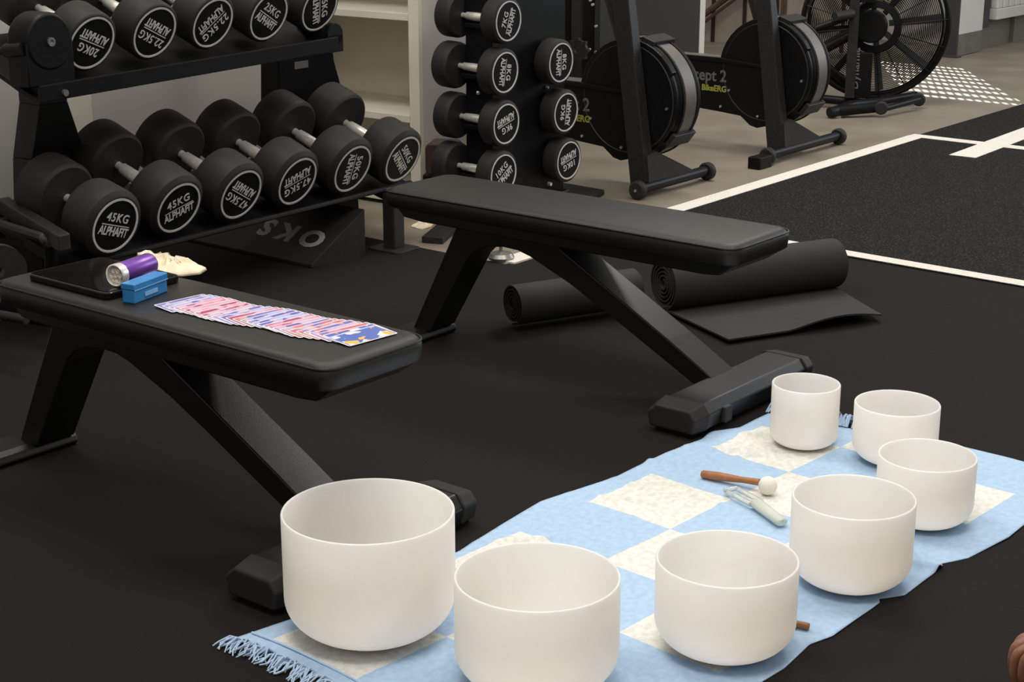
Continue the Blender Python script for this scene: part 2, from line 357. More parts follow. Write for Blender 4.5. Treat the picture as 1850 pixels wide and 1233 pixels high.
# ================================================================ flat benches
def make_bench(C, label, L2=0.545, c0=0.0):
    t = empty('flat_bench', (C.x, C.y, H1), AZ)
    tag(t, label, 'bench')
    W2, zt = 0.138, 0.427
    # pad: rounded rectangle, crowned section
    b = bmesh.new(); secs = []
    for inset, z in ((0.010, zt-0.052), (0.002, zt-0.046), (0.0, zt-0.026), (0.0, zt-0.016), (0.004, zt-0.009), (0.010, zt-0.0035), (0.016, zt-0.001), (0.026, zt-0.0)):
        secs.append([b.verts.new((x+c0, y, z)) for x, y in rrect(-L2+inset, L2-inset, -W2+inset, W2-inset, 0.040-inset*0.6, 7)])
    for A, B in zip(secs, secs[1:]):
        n = len(A)
        for k in range(n): b.faces.new([A[k], A[(k+1) % n], B[(k+1) % n], B[k]])
    b.faces.new(secs[0][::-1]); b.faces.new(secs[-1])
    m = MB(); m.b.free(); m.b = b
    pad = m.build('pad', M['vinyl'], t, smooth=True, angle=50)
    # stitched piping around the rim
    pth = [(x+c0, y, zt-0.0085) for x, y in rrect(-L2+0.001, L2-0.001, -W2+0.001, W2-0.001, 0.04, 7)]
    MB().tube(pth+[pth[0]], 0.0022, 6, caps=False).build('piping', M['vinyl'], pad, smooth=True)
    # board under the pad, tapered at its ends
    MB().prism([(c0-L2+0.03, 0.376), (c0-L2+0.06, 0.350), (c0-L2+0.12, 0.345), (c0+L2-0.10, 0.343), (c0+L2-0.055, 0.347), (c0+L2-0.012, 0.376)], 'y', -0.112, 0.112).build('pad_base', M['bench_frame'], t, bevel=0.004)
    # A-shaped steel frame
    prof = [(-0.345, 0.352), (-0.515, 0.026), (-0.452, 0.026), (-0.335, 0.222), (-0.318, 0.250), (-0.290, 0.276), (-0.250, 0.292), (-0.200, 0.300), (-0.150, 0.298), (-0.11, 0.288),
            (0.016, 0.238), (0.14, 0.178), (0.40, 0.045), (0.495, 0.045), (0.317, 0.146), (0.107, 0.258), (-0.002, 0.316), (-0.06, 0.352)]
    MB().prism([(x, z) for x, z in prof], 'y', -0.050, 0.050).build('frame', M['bench_frame'], t, bevel=0.003)
    # front foot: chamfered beam with rubber end caps
    sec = [(0.412, 0.012), (0.405, 0.050), (0.432, 0.074), (0.530, 0.074), (0.548, 0.050), (0.540, 0.012)]
    MB().prism(sec, 'y', -0.225, 0.225).build('front_foot', M['bench_frame'], t, bevel=0.004)
    s2 = [(x+(x-0.477)*0.06, z+(0.003 if z > 0.03 else 0)) for x, z in sec]
    for s in (-1, 1):
        cap = MB().loft([(x, s*0.222, z) for x, z in s2], [(0.477+(x-0.477)*0.86, s*0.275, 0.012+(z-0.012)*0.84) for x, z in s2]).build('end_cap', M['rubber'], t, bevel=0.005, seg=3)
        MB().box(0.43, 0.525, min(s*0.20, s*0.265), max(s*0.20, s*0.265), 0.0, 0.012).build('foot_pad', M['face_black'], cap)
    MB().box(0.541, 0.556, -0.165, -0.135, 0.016, 0.055).build('catch', M['frame_grey'], t, bevel=0.004)
    # rear foot: low rolled bar
    sec = [(-0.570, 0.0), (-0.575, 0.012), (-0.560, 0.026), (-0.475, 0.030), (-0.458, 0.024), (-0.450, 0.010), (-0.458, 0.0)]
    MB().prism(sec, 'y', -0.20, 0.060).build('rear_foot', M['bench_frame'], t, bevel=0.004)
    return t
zc = 0.435
e1 = (at(584.5, 664.6, zc)+at(782, 604, zc))/2; e2 = (at(1333, 449, zc)+at(1438, 409, zc))/2
B1 = e1-U*0.545; B2 = e2-U*0.55
bench1 = make_bench(B1, 'black flat gym bench on the left with the spread cards and torch lying on it', 0.492, 0.053)
bench2 = make_bench(B2, 'black flat gym bench in the middle with a bare pad and nothing on it')

# ================================================================ dumbbells
_tx = {}
def badge(txt, r):
    bm = bmesh.new()
    add_mesh(bm, text_mesh(txt, r*0.46, bold=r*0.006, spacing=1.12, sx=0.92), Matrix.Translation((0, r*0.27, 0)))
    add_mesh(bm, text_mesh('ALPHAFIT', r*0.47, bold=r*0.010, spacing=0.98, sx=0.70), Matrix.Translation((0, -r*0.25, 0)))
    def bar(x0, x1, y0, y1):
        v = [bm.verts.new(p) for p in ((x0, y0, 0.0006), (x1, y0, 0.0006), (x1, y1, 0.0006), (x0, y1, 0.0006))]; bm.faces.new(v)
    bar(-r*0.68, r*0.68, -r*0.02, r*0.02)
    me = bpy.data.meshes.new('lettering'); bm.to_mesh(me); bm.free(); return me
def dumbbell(face, ax, R0, L, HT, kg, rot, label, group, ring=0.78, hr=0.016, cham=0.13):
    """face: centre of the outer face towards the viewer, ax: unit direction out of that face"""
    ax = ax.normalized(); right = Vector((0, 0, 1)).cross(ax).normalized(); up = ax.cross(right)
    mtx = Matrix((ax, right, up)).transposed().to_4x4(); mtx.translation = face - ax*L/2
    t = bpy.data.objects.new('dumbbell', None); COL.objects.link(t); t.matrix_world = mtx; t.empty_display_size = 0.05
    tag(t, label, 'dumbbell', group)
    h = L/2
    for s in (1, -1):
        pr = [(hr, s*(h-HT)), (R0*0.90, s*(h-HT)), (R0*0.975, s*(h-HT+0.006)), (R0, s*(h-HT+0.014)), (R0, s*(h-R0*cham*1.2)), (R0*0.985, s*(h-R0*cham*0.6)), (R0*(ring+0.10), s*(h-0.002)), (R0*(ring+0.06), s*h), (R0*(ring+0.045), s*h), (R0*(ring+0.035), s*(h-0.003)), (0.0, s*(h-0.003))]
        hd = MB().lathe(pr, axis='x', seg=56).build('head', M['rubber'], t, smooth=True, angle=35)
        MB().lathe([(0.0, s*(h-0.0028)), (R0*(ring+0.034), s*(h-0.0028)), (R0*(ring+0.034), s*(h-0.0018)), (0.0, s*(h-0.0018))], axis='x', seg=48).build('face_disc', M['face_black'], hd)
        rg = MB().lathe([(R0*(ring-0.035), s*(h-0.0016)), (R0*(ring-0.035), s*(h+0.0006)), (R0*(ring+0.028), s*(h+0.0006)), (R0*(ring+0.028), s*(h-0.0016))], axis='x', seg=56, close=True).build('badge_ring', M['print'], hd)
        if s == 1:
            me = badge(kg, R0*ring)
            # text lies in local YZ, seen from +X: screen right = +Y
            m3 = Matrix(((0, 0, 1, h-0.0008), (1, 0, 0, 0), (0, 1, 0, 0), (0, 0, 0, 1))) @ Matrix.Rotation(rad(rot), 4, 'Z')
            me.transform(m3); link('lettering', me, M['print'], hd)
    ih = h-HT
    MB().lathe([(hr*0.7, -ih-0.004), (hr*0.7, -ih+0.016), (hr, -ih+0.022), (hr*1.12, 0), (hr, ih-0.022), (hr*0.7, ih-0.016), (hr*0.7, ih+0.004)], axis='x', seg=20).build('handle', M['chrome'], t, smooth=True, angle=60)
    return t
tilt = rad(21)
axF = (RU*math.cos(tilt)-Vector((0, 0, 1))*math.sin(tilt))
Fp = [((209, 408), '45KG', -18, 'first from the left', 0.100), ((323.6, 376), '45KG', 17, '', 0.100), ((436, 352), '47.5KG', 150, '', 0.101), ((538, 328), '47.5KG', 198, '', 0.101), ((637.4, 305.5), '50KG', -90, '', 0.103), ((728, 287.7), '50KG', -47, '', 0.103)]
lowlab = ['black 45 kg dumbbell at the left end of the lower shelf, badge tilting down',
          'black 45 kg dumbbell on the lower shelf, 45KG reading nearly upright',
          'black 47.5 kg dumbbell on the lower shelf, immediately right of the 45 kg pair',
          'black 47.5 kg dumbbell on the lower shelf right beside the 50 kg dumbbells',
          'black 50 kg dumbbell on the lower shelf with its 50KG text running straight down',
          'black 50 kg dumbbell at the right end of the lower shelf before the cream shelves']
for k, ((x, y), kg, rot, _, R0) in enumerate(Fp):
    p = at(x, y, 0.31)
    dumbbell(p, axF if k else (RU*math.cos(rad(15))-Vector((0, 0, 1))*math.sin(rad(15))), R0, 0.385 if k else 0.315, 0.118 if k else 0.112, kg, rot, lowlab[k], 'dumbbells on the lower rack shelf', ring=0.765, hr=0.0175, cham=0.20)
Gp = [((166, 78), '20KG', 157), ((280, 59), '22.5KG', 154), ((385, 42), '22.5KG', 223), ((486, 30), '25KG', -29), ((578, 15), '25KG', -72)]
uplab = ['black dumbbell at the left end of the upper shelf next to the round frame cap',
         'black 22.5 kg dumbbell on the upper shelf, second from left, badge upside down',
         'black 22.5 kg dumbbell in the middle of the upper shelf, text running steeply downward',
         'black 25 kg dumbbell on the upper shelf, 25KG slanting but right way up',
         'black 25 kg dumbbell at the right end of the upper shelf with text running down']
for k, ((x, y), kg, rot) in enumerate(Gp):
    p = onp(x, y, R(0, -0.13), RU)
    dumbbell(p, axF, 0.087, 0.33, 0.098, kg, rot, uplab[k], 'dumbbells on the upper rack shelf', ring=0.85, hr=0.0155, cham=0.10)

# ---------------------------------------------------------------- dumbbell rack
rk = empty('dumbbell_rack', RO, RAZ); tag(rk, 'long black two-shelf steel rack holding the large dumbbells along the left wall', 'rack')
# local: x = l (towards viewer), y = s (along), z
def shelf(z, l_front, l_back, s0, s1, rise, nm, lip, dz=0.0):
    b = MB(); th = 0.006
    # two rails plus deck, inclined
    pf_ = [(l_front, z), (l_front, z+lip), (l_front-0.012, z+lip), (l_front-0.012, z+0.006), (l_back, z+rise), (l_back, z+rise-0.012), (l_front-0.03, z-0.004)]
    b.loft([(x, s0, q_) for x, q_ in pf_], [(x, s1, q_+dz) for x, q_ in pf_])
    return b.build(nm, M['frame_black'], rk, bevel=0.002)
sL = rk_sz(73, 160, -0.10)[0]; sR = rk_sz(612, 85, -0.10)[0]
shelf(0.652, -0.10, -0.46, sL, sR, 0.14, 'upper_shelf', 0.044, 0.024)
shelf(0.200, -0.055, -0.40, -0.10, 1.33, 0.115, 'lower_shelf', 0.016)
MB().box(-0.054, -0.050, -0.10, 1.33, 0.203, 0.214).build('shelf_lip', M['frame_grey'], rk, bevel=0.002)
LU = -0.40
LT = -0.13
tA, tB = rk_sz(69, 140, LT), rk_sz(122, 176, LT); mA, mB = rk_sz(59, 290, LU+0.03), rk_sz(152, 262, LU+0.03)
zb1 = min(mA[1], mB[1]); th_ = 0.09
def quad(l, sa, sb, z): return [(l-th_, sa, z), (l-th_, sb, z), (l, sb, z), (l, sa, z)]
lm = LU+0.03
b_ = MB().loft(quad(LT, tA[0], tB[0]-0.01, 0.76), quad(LT, tA[0], tB[0], 0.64)).loft(quad(LT, tA[0], tB[0], 0.64), quad(lm, mA[0], mB[0], zb1)).loft(quad(lm, mA[0], mB[0], zb1), quad(lm-0.03, mA[0]-0.01, mB[0]+0.03, 0.02))
left_up = b_.build('upright', M['frame_grey'], rk, bevel=0.003)
pl_ = [rk_sz(x, y, LU) for x, y in ((504, 60), (504, 260))]; pr3 = [rk_sz(x, y, LU) for x, y in ((598, 60), (604, 110), (622, 175), (640, 260))]
prof = [(pl_[1][0], 0.02), pl_[1], pl_[0]]+pr3+[(pr3[-1][0]+0.02, 0.02)]
right_up = MB().prism(prof, 'x', LU-0.085, LU).build('upright', M['frame_black'], rk, bevel=0.004)
q = rk_sz(544, 117, LU); MB().box(LU, LU+0.002, q[0]-0.033, q[0]+0.033, q[1]-0.012, q[1]+0.012).build('slot', M['steel'], right_up)
q = rk_sz(86, 75, LT)
cap = MB().lathe([(0.0, LT-0.075), (0.070, LT-0.075), (0.077, LT-0.067), (0.077, LT+0.004), (0.071, LT+0.012), (0.0, LT+0.012)], c=(0, q[0], q[1]), axis='x', seg=48)
cap.box(LT-0.073, LT+0.008, q[0]-0.0765, q[0]+0.0765, q[1]-0.115, q[1])
cap = cap.build('upright_cap', M['frame_black'], rk, bevel=0.003, smooth=True, angle=40)
MB().lathe([(0.0, LT+0.010), (0.012, LT+0.010), (0.012, LT+0.018), (0.006, LT+0.018), (0.006, LT+0.014), (0, LT+0.014)], c=(0, q[0], q[1]), axis='x', seg=16).build('bolt', M['steel'], cap)
e0, e1_ = rk_sz(594, 60, -0.12)[0], rk_sz(622, 60, -0.12); er = (e1_[0]-e0)/2; ez = rk_sz(608, 42, -0.12)[1]-er
ec = MB().lathe([(0.0, -0.26), (er, -0.26), (er, -0.125), (0.0, -0.125)], c=(0, e0+er, ez), axis='x', seg=30)
ec.box(-0.26, -0.125, e0, e1_[0], 0.668, ez); ec.build('shelf_end_cap', M['frame_black'], rk, bevel=0.002)
q = rk_sz(119, 168, -0.094); MB().lathe([(0.0, -0.10), (0.009, -0.10), (0.009, -0.092), (0, -0.092)], c=(0, q[0], q[1]), axis='x', seg=12).build('bolt', M['steel'], rk)
# side flange of the lower shelf, front legs with foot plates
f0 = onp(116, 424, R(0, 0.01), RU)-RO; f1 = onp(5, 357, R(0, -0.38), RU)-RO
sa_, za_, sb_, zb_ = f0.dot(RV), f0.z, f1.dot(RV), f1.z
MB().loft([(0.01, sa_-0.02, za_-0.045), (0.01, sa_+0.02, za_-0.045), (0.01, sa_+0.02, za_), (0.01, sa_-0.02, za_)], [(-0.38, sb_-0.02, zb_-0.045), (-0.38, sb_+0.02, zb_-0.045), (-0.38, sb_+0.02, zb_), (-0.38, sb_-0.02, zb_)]).build('side_flange', M['frame_grey'], rk, bevel=0.004)
for s in (-0.085, 1.20):
    lg = MB().box(-0.055, -0.005, s-0.027, s+0.027, 0.012, 0.20).build('leg', M['frame_grey'], rk, bevel=0.004)
    MB().prism(rrect(-0.10, 0.04, s-0.06, s+0.06, 0.02, 4), 'z', 0.0 if s > 1 else 0.008, 0.014).build('foot_plate', M['frame_grey'], lg, bevel=0.002)
    lg2 = MB().box(-0.45, -0.40, s-0.027, s+0.027, 0.012, 0.33).build('leg', M['frame_black'], rk, bevel=0.004)
    MB().prism(rrect(-0.50, -0.36, s-0.06, s+0.06, 0.02, 4), 'z', 0.0 if s > 1 else 0.008, 0.014).build('foot_plate', M['frame_grey'], lg2, bevel=0.002)
    MB().loft([(-0.02, s-0.02, 0.165), (-0.02, s+0.02, 0.165), (-0.02, s+0.02, 0.195), (-0.02, s-0.02, 0.195)], [(-0.43, s-0.02, 0.28), (-0.43, s+0.02, 0.28), (-0.43, s+0.02, 0.31), (-0.43, s-0.02, 0.31)]).build('shelf_support', M['frame_black'], rk)
# ================================================================ tower
TY = 5.75
tw = atY(913, 131, TY); TO = Vector((tw.x, tw.y, 0))
def onT(x, y): return onp(x, y, TO, U)
T = [((919, 38), '7KG', 73), ((913, 131), '8KG', -97), ((915, 224), '9KG', 196), ((910, 315), '10KG', 35), ((1014, 113), '8KG', -90), ((1023, 203), '9KG', 85), ((1028, 290), '10KG', 194)]
tl = ['small black 7 kg dumbbell, topmost in the left column of the tower',
      'small black 8 kg dumbbell with silver handle, just below the 7 kg one',
      'small black 9 kg dumbbell with silver handle in the left column of the tower',
      'small black 10 kg dumbbell low in the left tower column, partly behind the bench',
      'small black 8 kg dumbbell, topmost in the right column of the tower',
      'small black 9 kg dumbbell in the right column of the tower beside the exercise bike',
      'small black 10 kg dumbbell at the foot of the right tower column']
for k, ((x, y), kg, rot) in enumerate(T):
    p = onT(x, y); ax = (U*math.cos(rad(2))-Vector((0, 0, 1))*math.sin(rad(2)))
    dumbbell(p, ax, 0.082 if k not in (0,) else 0.080, 0.275, 0.068, kg, rot, tl[k], 'small dumbbells on the tower', ring=0.83, hr=0.014, cham=0.10)
dt = empty('dumbbell_tower', TO, AZ); tag(dt, 'tall narrow black steel tower stand for pairs of small dumbbells', 'rack')
vv = [loc(TO, AZ, onT(x, y)) for (x, y), _, _ in T]
MB().box(-0.200, -0.080, 0.022, 0.45, 0.06, 1.25).build('column', M['frame_black'], dt, bevel=0.006)
MB().box(-0.30, -0.03, -0.03, 0.42, 0.02, 0.07).build('base', M['frame_black'], dt, bevel=0.006)
for k, q in enumerate(vv):
    MB().box(-0.19, -0.085, q.y-0.012, q.y+0.03, q.z-0.034, q.z-0.017).build('cradle', M['frame_black'], dt, bevel=0.003)
for x, y in ((863, 168), (988, 158)):
    q = loc(TO, AZ, onp(x, y, TO-U*0.075, U)); MB().lathe([(0, -0.076), (0.007, -0.076), (0.005, -0.068), (0, -0.068)], c=(0, q.y, q.z), axis='x', seg=10).build('bolt', M['bolt'], dt)
q = loc(TO, AZ, onp(995, 333, TO-U*0.02, U)); MB().lathe([(0, -0.03), (0.009, -0.03), (0.007, -0.018), (0, -0.018)], c=(0, q.y, q.z), axis='x', seg=10).build('bolt', M['bolt'], dt)
# levelling foot standing on the end of the white line
pf = at(905, 466, 0.015); ft = empty('levelling_foot', (pf.x, pf.y, 0.0137), 0); tag(ft, 'round grey metal levelling foot standing on the end of the white floor line', 'foot')
MB().lathe([(0, 0), (0.042, 0), (0.044, 0.006), (0.036, 0.018), (0.012, 0.022), (0, 0.022)], seg=28).build('disc', M['steel'], ft, smooth=True)
MB().lathe([(0, 0.02), (0.006, 0.02), (0.006, 0.07), (0, 0.07)], seg=12).build('stem', M['steel'], ft)
# low black machine base beside the tower
mb = poly_slab([at(1000, 336), at(1092, 352), at(1060, 372), at(960, 352)], 0.0, 0.02, 'floor_pad', M['rubber'], bevel=0.003); tag(mb, 'dark rubber pad on the concrete at the foot of the tower', 'pad')
# floor clutter below the rack end
sl = poly_slab([at(806, 402), at(838, 408), at(800, 442), at(762, 439)], 0.0, 0.022, 'rubber_slab', M['rubber'], bevel=0.002); tag(sl, 'flat black rectangular rubber slab lying on the concrete under the middle bench', 'slab')
pc = at(768, 408)
def crumple(name, outline, z0, h, m, seed, cat, label, n=22, thick=0.004):
    """soft cloth heap whose outline follows world xy points"""
    random.seed(seed)
    cx = sum(p[0] for p in outline)/len(outline); cy = sum(p[1] for p in outline)/len(outline)
    b = bmesh.new(); rings = []
    def edge(t):
        k = t*len(outline); i0 = int(k) % len(outline); i1 = (i0+1) % len(outline); f = k-int(k); f = f*f*(3-2*f)
        return (outline[i0][0]*(1-f)+outline[i1][0]*f, outline[i0][1]*(1-f)+outline[i1][1]*f)
    ns = 48
    for j, s in enumerate((1.0, 0.97, 0.85, 0.65, 0.42, 0.2)):
        ring = []
        for k in range(ns):
            ex, ey = edge(k/ns); x = cx+(ex-cx)*s; y = cy+(ey-cy)*s
            z = z0 + (0 if j == 0 else thick + h*(1-s)**0.6*(0.55+0.45*math.sin(k*0.9+seed)*math.cos(j*1.3+k*0.4)))
            ring.append(b.verts.new((x, y, z)))
        rings.append(ring)
    for A, B in zip(rings, rings[1:]):
        for k in range(ns): b.faces.new([A[k], A[(k+1) % ns], B[(k+1) % ns], B[k]])
    b.faces.new(rings[0][::-1]); b.faces.new(rings[-1])
    mm = MB(); mm.b.free(); mm.b = b
    o = mm.build(name, m, smooth=True, angle=180); return tag(o, label, cat)
crumple('cloth_rag', [at(742, 411)[:2], at(757, 402)[:2], at(775, 397)[:2], at(788, 404)[:2], at(780, 411)[:2], at(762, 416)[:2]], 0.0, 0.02, M['cotton'], 4, 'cloth', 'small crumpled pale rag on the floor behind the right rack leg')
# dark block behind the tower
bp = atY(797, 290, 5.95)
kb = MB().prism(rrect(-0.06, 0.055, bp.z-0.055, bp.z+0.06, 0.02, 4), 'y', 0.0, 0.12)
kb = kb.xf(Matrix.Translation((bp.x, bp.y, 0)) @ Matrix.Rotation(-rad(10), 4, 'Z')).build('weight_block', M['red_brown'], bevel=0.006)
kb.location.z = 0
tag(kb, 'dark square-edged rubber weight beside the foot of the dumbbell tower, left side', 'weight')
zb = bp.z-0.055
st = MB().box(-0.07, 0.07, 0.0, 0.12, 0.0, zb).xf(Matrix.Translation((bp.x, bp.y, 0)) @ Matrix.Rotation(-rad(10), 4, 'Z')).build('storage_box', M['frame_black'], bevel=0.004)
tag(st, 'black box on the floor behind the middle bench carrying a dark weight', 'box')

# ---------------------------------------------------------------- wedge block under the rack
wt = at(661, 466); wf = at(563, 490)
wx = wf-wt; hgt = atY(662, 378, wt.y).z
wl = -U
P = lambda v, z: (v.x, v.y, z)
wm = MB().loft([P(wt, 0.0), P(wf, H1+0.001), P(wf, 0.02), P(wt, hgt)], [P(wt+wl*0.60, 0.0), P(wf+wl*0.60, H1+0.001), P(wf+wl*0.60, 0.02), P(wt+wl*0.60, hgt)])
wedge = empty('wedge_ramp', (wt.x, wt.y, 0), 0); tag(wedge, 'black sloping wedge ramp on the floor under the dumbbell rack with pale upside-down letters', 'ramp')
wm.xf(Matrix.Translation((-wt.x, -wt.y, 0))).build('body', M['frame_grey'], wedge, bevel=0.002)
n_w = (Vector(P(wf, 0.02))-Vector(P(wt, hgt))).normalized()   # downhill
xw = wl.normalized(); nrm = xw.cross(n_w).normalized()
if nrm.z < 0: nrm = -nrm
# text seen from the camera is upside down: its up axis points downhill
yw = n_w; xr = yw.cross(nrm)
cen = onp(529, 421, Vector(P(wt, hgt)), nrm)
bm = bmesh.new()
add_mesh(bm, text_mesh('OKS', 0.102, bold=0.004, spacing=1.45, sx=1.22), Matrix.Identity(4))
me = bpy.data.meshes.new('lettering'); bm.to_mesh(me); bm.free()
m4 = Matrix(((xr.x, yw.x, nrm.x, cen.x-wt.x), (xr.y, yw.y, nrm.y, cen.y-wt.y), (xr.z, yw.z, nrm.z, cen.z), (0, 0, 0, 1)))
me.transform(m4); me.transform(Matrix.Translation(nrm*0.0006)); link('lettering', me, M['wedge_print'], wedge)

# ---------------------------------------------------------------- things at the left edge
def place(name, label, cat): 
    return None
ob = empty('machine_base', at(40, 505), AZ); tag(ob, 'black steel machine base with rounded rim at the left edge below the dumbbell rack', 'machine')
mo = ob.location.copy()
def pxl(x, y, z): return loc(mo, AZ, at(x, y, z))
zb = 0.30
rim = [pxl(-60, 420, zb), pxl(0, 404, zb), pxl(62, 386, zb), pxl(0, 404, zb)]
a = pxl(0, 405, zb); b_ = pxl(80, 432, zb); c_ = pxl(90, 470, zb-0.08)
MB().tube([pxl(-80, 380, zb), pxl(-10, 402, zb), pxl(40, 418, zb), pxl(78, 430, zb), pxl(88, 440, zb-0.012), pxl(90, 460, zb-0.06), pxl(88, 505, 0.16)], 0.014, 8).build('rim_tube', M['frame_grey'], ob, smooth=True)
MB().tube([pxl(0, 402, zb), pxl(65, 384, zb)], 0.012, 8).build('cross_tube', M['frame_grey'], ob, smooth=True)
p1 = pxl(-80, 420, 0.25); p2 = pxl(74, 440, 0.25)
MB().loft([tuple(p1)[:2]+(0.02,), tuple(p2)[:2]+(0.02,), tuple(p2)[:2]+(0.25,), tuple(p1)[:2]+(0.25,)], [(p1.x, p1.y+0.05, 0.02), (p2.x, p2.y+0.05, 0.02), (p2.x, p2.y+0.05, 0.25), (p1.x, p1.y+0.05, 0.25)]).build('side_plate', M['frame_black'], ob)
pw = atY(-2, 490, 4.15)
wp = empty('weight_plate', pw, 0); wp.rotation_euler = (0, 0, rad(-60)); tag(wp, 'black round weight plate standing upright at the far left edge above the bench', 'weight plate')
MB().lathe([(0.012, -0.02), (0.03, -0.02), (0.032, -0.012), (0.060, -0.012), (0.064, -0.018), (0.070, -0.014), (0.070, 0.014), (0.012, 0.014)], axis='x', seg=40, close=True).build('plate', M['frame_grey'], wp, smooth=True, angle=35)
br = empty('floor_bar', at(10, 545, 0.16), AZ); tag(br, 'grey steel bar sticking in at the left edge behind the near bench', 'bar')
q1 = at(-40, 549, 0.18); q2 = at(30, 533, 0.18)
MB().tube([loc(br.location, AZ, q1), loc(br.location, AZ, q2)], 0.012, 10).build('bar', M['steel'], br, smooth=True)
q1 = at(-60, 558, 0.15); q2 = at(48, 578, 0.15)
MB().tube([loc(br.location, AZ, q1), loc(br.location, AZ, q2)], 0.012, 10).build('lower_bar', M['frame_grey'], br, smooth=True)
# bar resting in the left rack cap
bb = empty('barbell', onp(0, 92, R(-0.15, -0.22), RV), RAZ); tag(bb, 'black bar running out of the picture from the rack cap at upper left', 'bar')
q1 = onp(-60, 97, R(-0.15, -0.22), RV); q2 = onp(44, 89, R(-0.15, -0.22), RV)
MB().tube([loc(bb.location, RAZ, q1), loc(bb.location, RAZ, q1.lerp(q2, 0.72))], 0.011, 10).build('shaft', M['frame_black'], bb, smooth=True)
MB().tube([loc(bb.location, RAZ, q1.lerp(q2, 0.70)), loc(bb.location, RAZ, q2)], 0.019, 12).build('sleeve', M['frame_black'], bb, smooth=True)

# ================================================================ exercise bikes
def make_bike(w1, w2, label, back, logo, foot_box=False):
    c = (w1+w2)/2; half = (w1-w2).length/2
    t = empty('exercise_bike', (c.x, c.y, 0), AZ); tag(t, label, 'exercise bike')
    CU, CZ, CR = -0.125, 0.357, 0.232
    # housing: near side cover, flat panel with round guard
    arc = [(CU+CR*math.cos(rad(a)), CZ+CR*math.sin(rad(a))) for a in range(30, 171, 10)]
    prof = [(back, 0.395), (-0.36, 0.40)] + arc[::-1] + [(0.00, 0.30), (-0.02, 0.15), (-0.07, 0.135), (-0.155, 0.112), (-0.19, 0.12), (-0.24, 0.157), (-0.34, 0.165), (back, 0.19)]
    hs = MB().prism(prof, 'y', -0.118, -0.085).build('side_cover', M['frame_black'], t, bevel=0.004)
    MB().prism([(back, 0.388), (back, 0.405), (-0.35, 0.405), (-0.12, 0.388), (-0.12, 0.376), (-0.35, 0.385)], 'y', -0.13, -0.117).build('step_ledge', M['frame_black'], hs, bevel=0.003)
    # fan drum: two discs and a perforated band
    drum = MB().lathe([(0.0, -0.115), (CR*0.93, -0.115), (CR*0.955, -0.108), (CR*0.96, -0.10), (CR*0.955, -0.095), (CR*0.97, -0.09), (CR*0.985, -0.08), (CR*0.985, 0.045), (CR*0.96, 0.055), (0, 0.055)], c=(CU, 0, CZ), axis='y', seg=72).build('fan_drum', M['frame_black'], t, smooth=True, angle=30)
    MB().lathe([(CR*0.99, -0.062), (CR*1.0, -0.060), (CR*1.0, 0.012), (CR*0.99, 0.014)], c=(CU, 0, CZ), axis='y', seg=72, close=True).build('vent_band', M['mesh_band'], drum, smooth=True, angle=30)
    for r_, y_ in ((CR*0.90, -0.117), (CR*1.005, -0.072), (CR*1.005, 0.024)):
        MB().lathe([(r_, y_-0.004), (r_+0.004, y_), (r_, y_+0.004), (r_-0.004, y_)], c=(CU, 0, CZ), axis='y', seg=72, close=True).build('drum_ring', M['frame_grey'], drum, smooth=True, angle=60)
    for a in (72, -38):
        x, z = CU+CR*math.cos(rad(a)), CZ+CR*math.sin(rad(a))
        m = MB().box(-0.03, 0.03, -0.10, 0.05, -0.006, 0.014).xf(Matrix.Translation((x, 0, z)) @ Matrix.Rotation(-rad(a-90), 4, 'Y')).build('band_clip', M['frame_grey'], drum, bevel=0.003)
    # front post leaning back
    MB().loft([(-0.058, -0.185, 0.03), (0.022, -0.185, 0.03), (0.022, -0.125, 0.03), (-0.058, -0.125, 0.03)], [(-0.185, -0.19, 0.95), (-0.115, -0.19, 0.95), (-0.115, -0.14, 0.95), (-0.185, -0.14, 0.95)]).build('front_post', M['frame_grey'], t, bevel=0.004)
    # handlebar tube
    MB().tube([(-0.18, -0.06, 0.55), (-0.25, -0.06, 0.74), (-0.33, -0.06, 0.95)], 0.033, 14).build('handlebar_tube', M['frame_grey'], t, smooth=True)
    # gusset over the foot bar
    MB().loft([(0.018, -0.185, 0.16), (0.018, -0.125, 0.17), (0.03, 0.14, 0.055), (0.03, -0.185, 0.045)], [(0.004, -0.185, 0.16), (0.004, -0.125, 0.17), (0.016, 0.14, 0.055), (0.016, -0.185, 0.045)]).build('gusset', M['frame_grey'], t)
    MB().tube([(0.02, -half+0.02, 0.04), (0.02, half-0.02, 0.04)], 0.021, 12).build('foot_bar', M['frame_black'], t, smooth=True)
    for s in (-1, 1):
        wh = MB().lathe([(0, -0.017), (0.030, -0.017), (0.036, -0.010), (0.036, 0.010), (0.030, 0.017), (0, 0.017)], c=(0.02, s*half, 0.037), axis='y', seg=28).build('wheel', M['rubber'], t, smooth=True, angle=30)
        MB().lathe([(0, -0.021), (0.006, -0.021), (0.006, -0.016), (0, -0.016)], c=(0.02, s*half, 0.037), axis='y', seg=12).build('hub_bolt', M['bolt'], wh)
    # beam to the rear and rear foot
    MB().box(back-0.45, back, -0.05, 0.05, 0.27, 0.37).build('rear_beam', M['frame_black'], t, bevel=0.004)
    MB().box(back-0.45, -0.40, -0.045, 0.045, 0.372, 0.392).build('seat_rail', M['steel'], t, bevel=0.003)
    MB().box(back-0.44, back-0.38, -0.04, 0.04, 0.03, 0.27).build('rear_leg', M['frame_black'], t, bevel=0.004)
    MB().tube([(back-0.41, -0.28, 0.025), (back-0.41, 0.28, 0.025)], 0.025, 12).build('rear_foot', M['frame_black'], t, smooth=True)
    if foot_box:
        MB().box(0.0, 0.06, -half-0.13, -half-0.03, 0.0, 0.05).build('foot_block', M['face_black'], t, bevel=0.004)
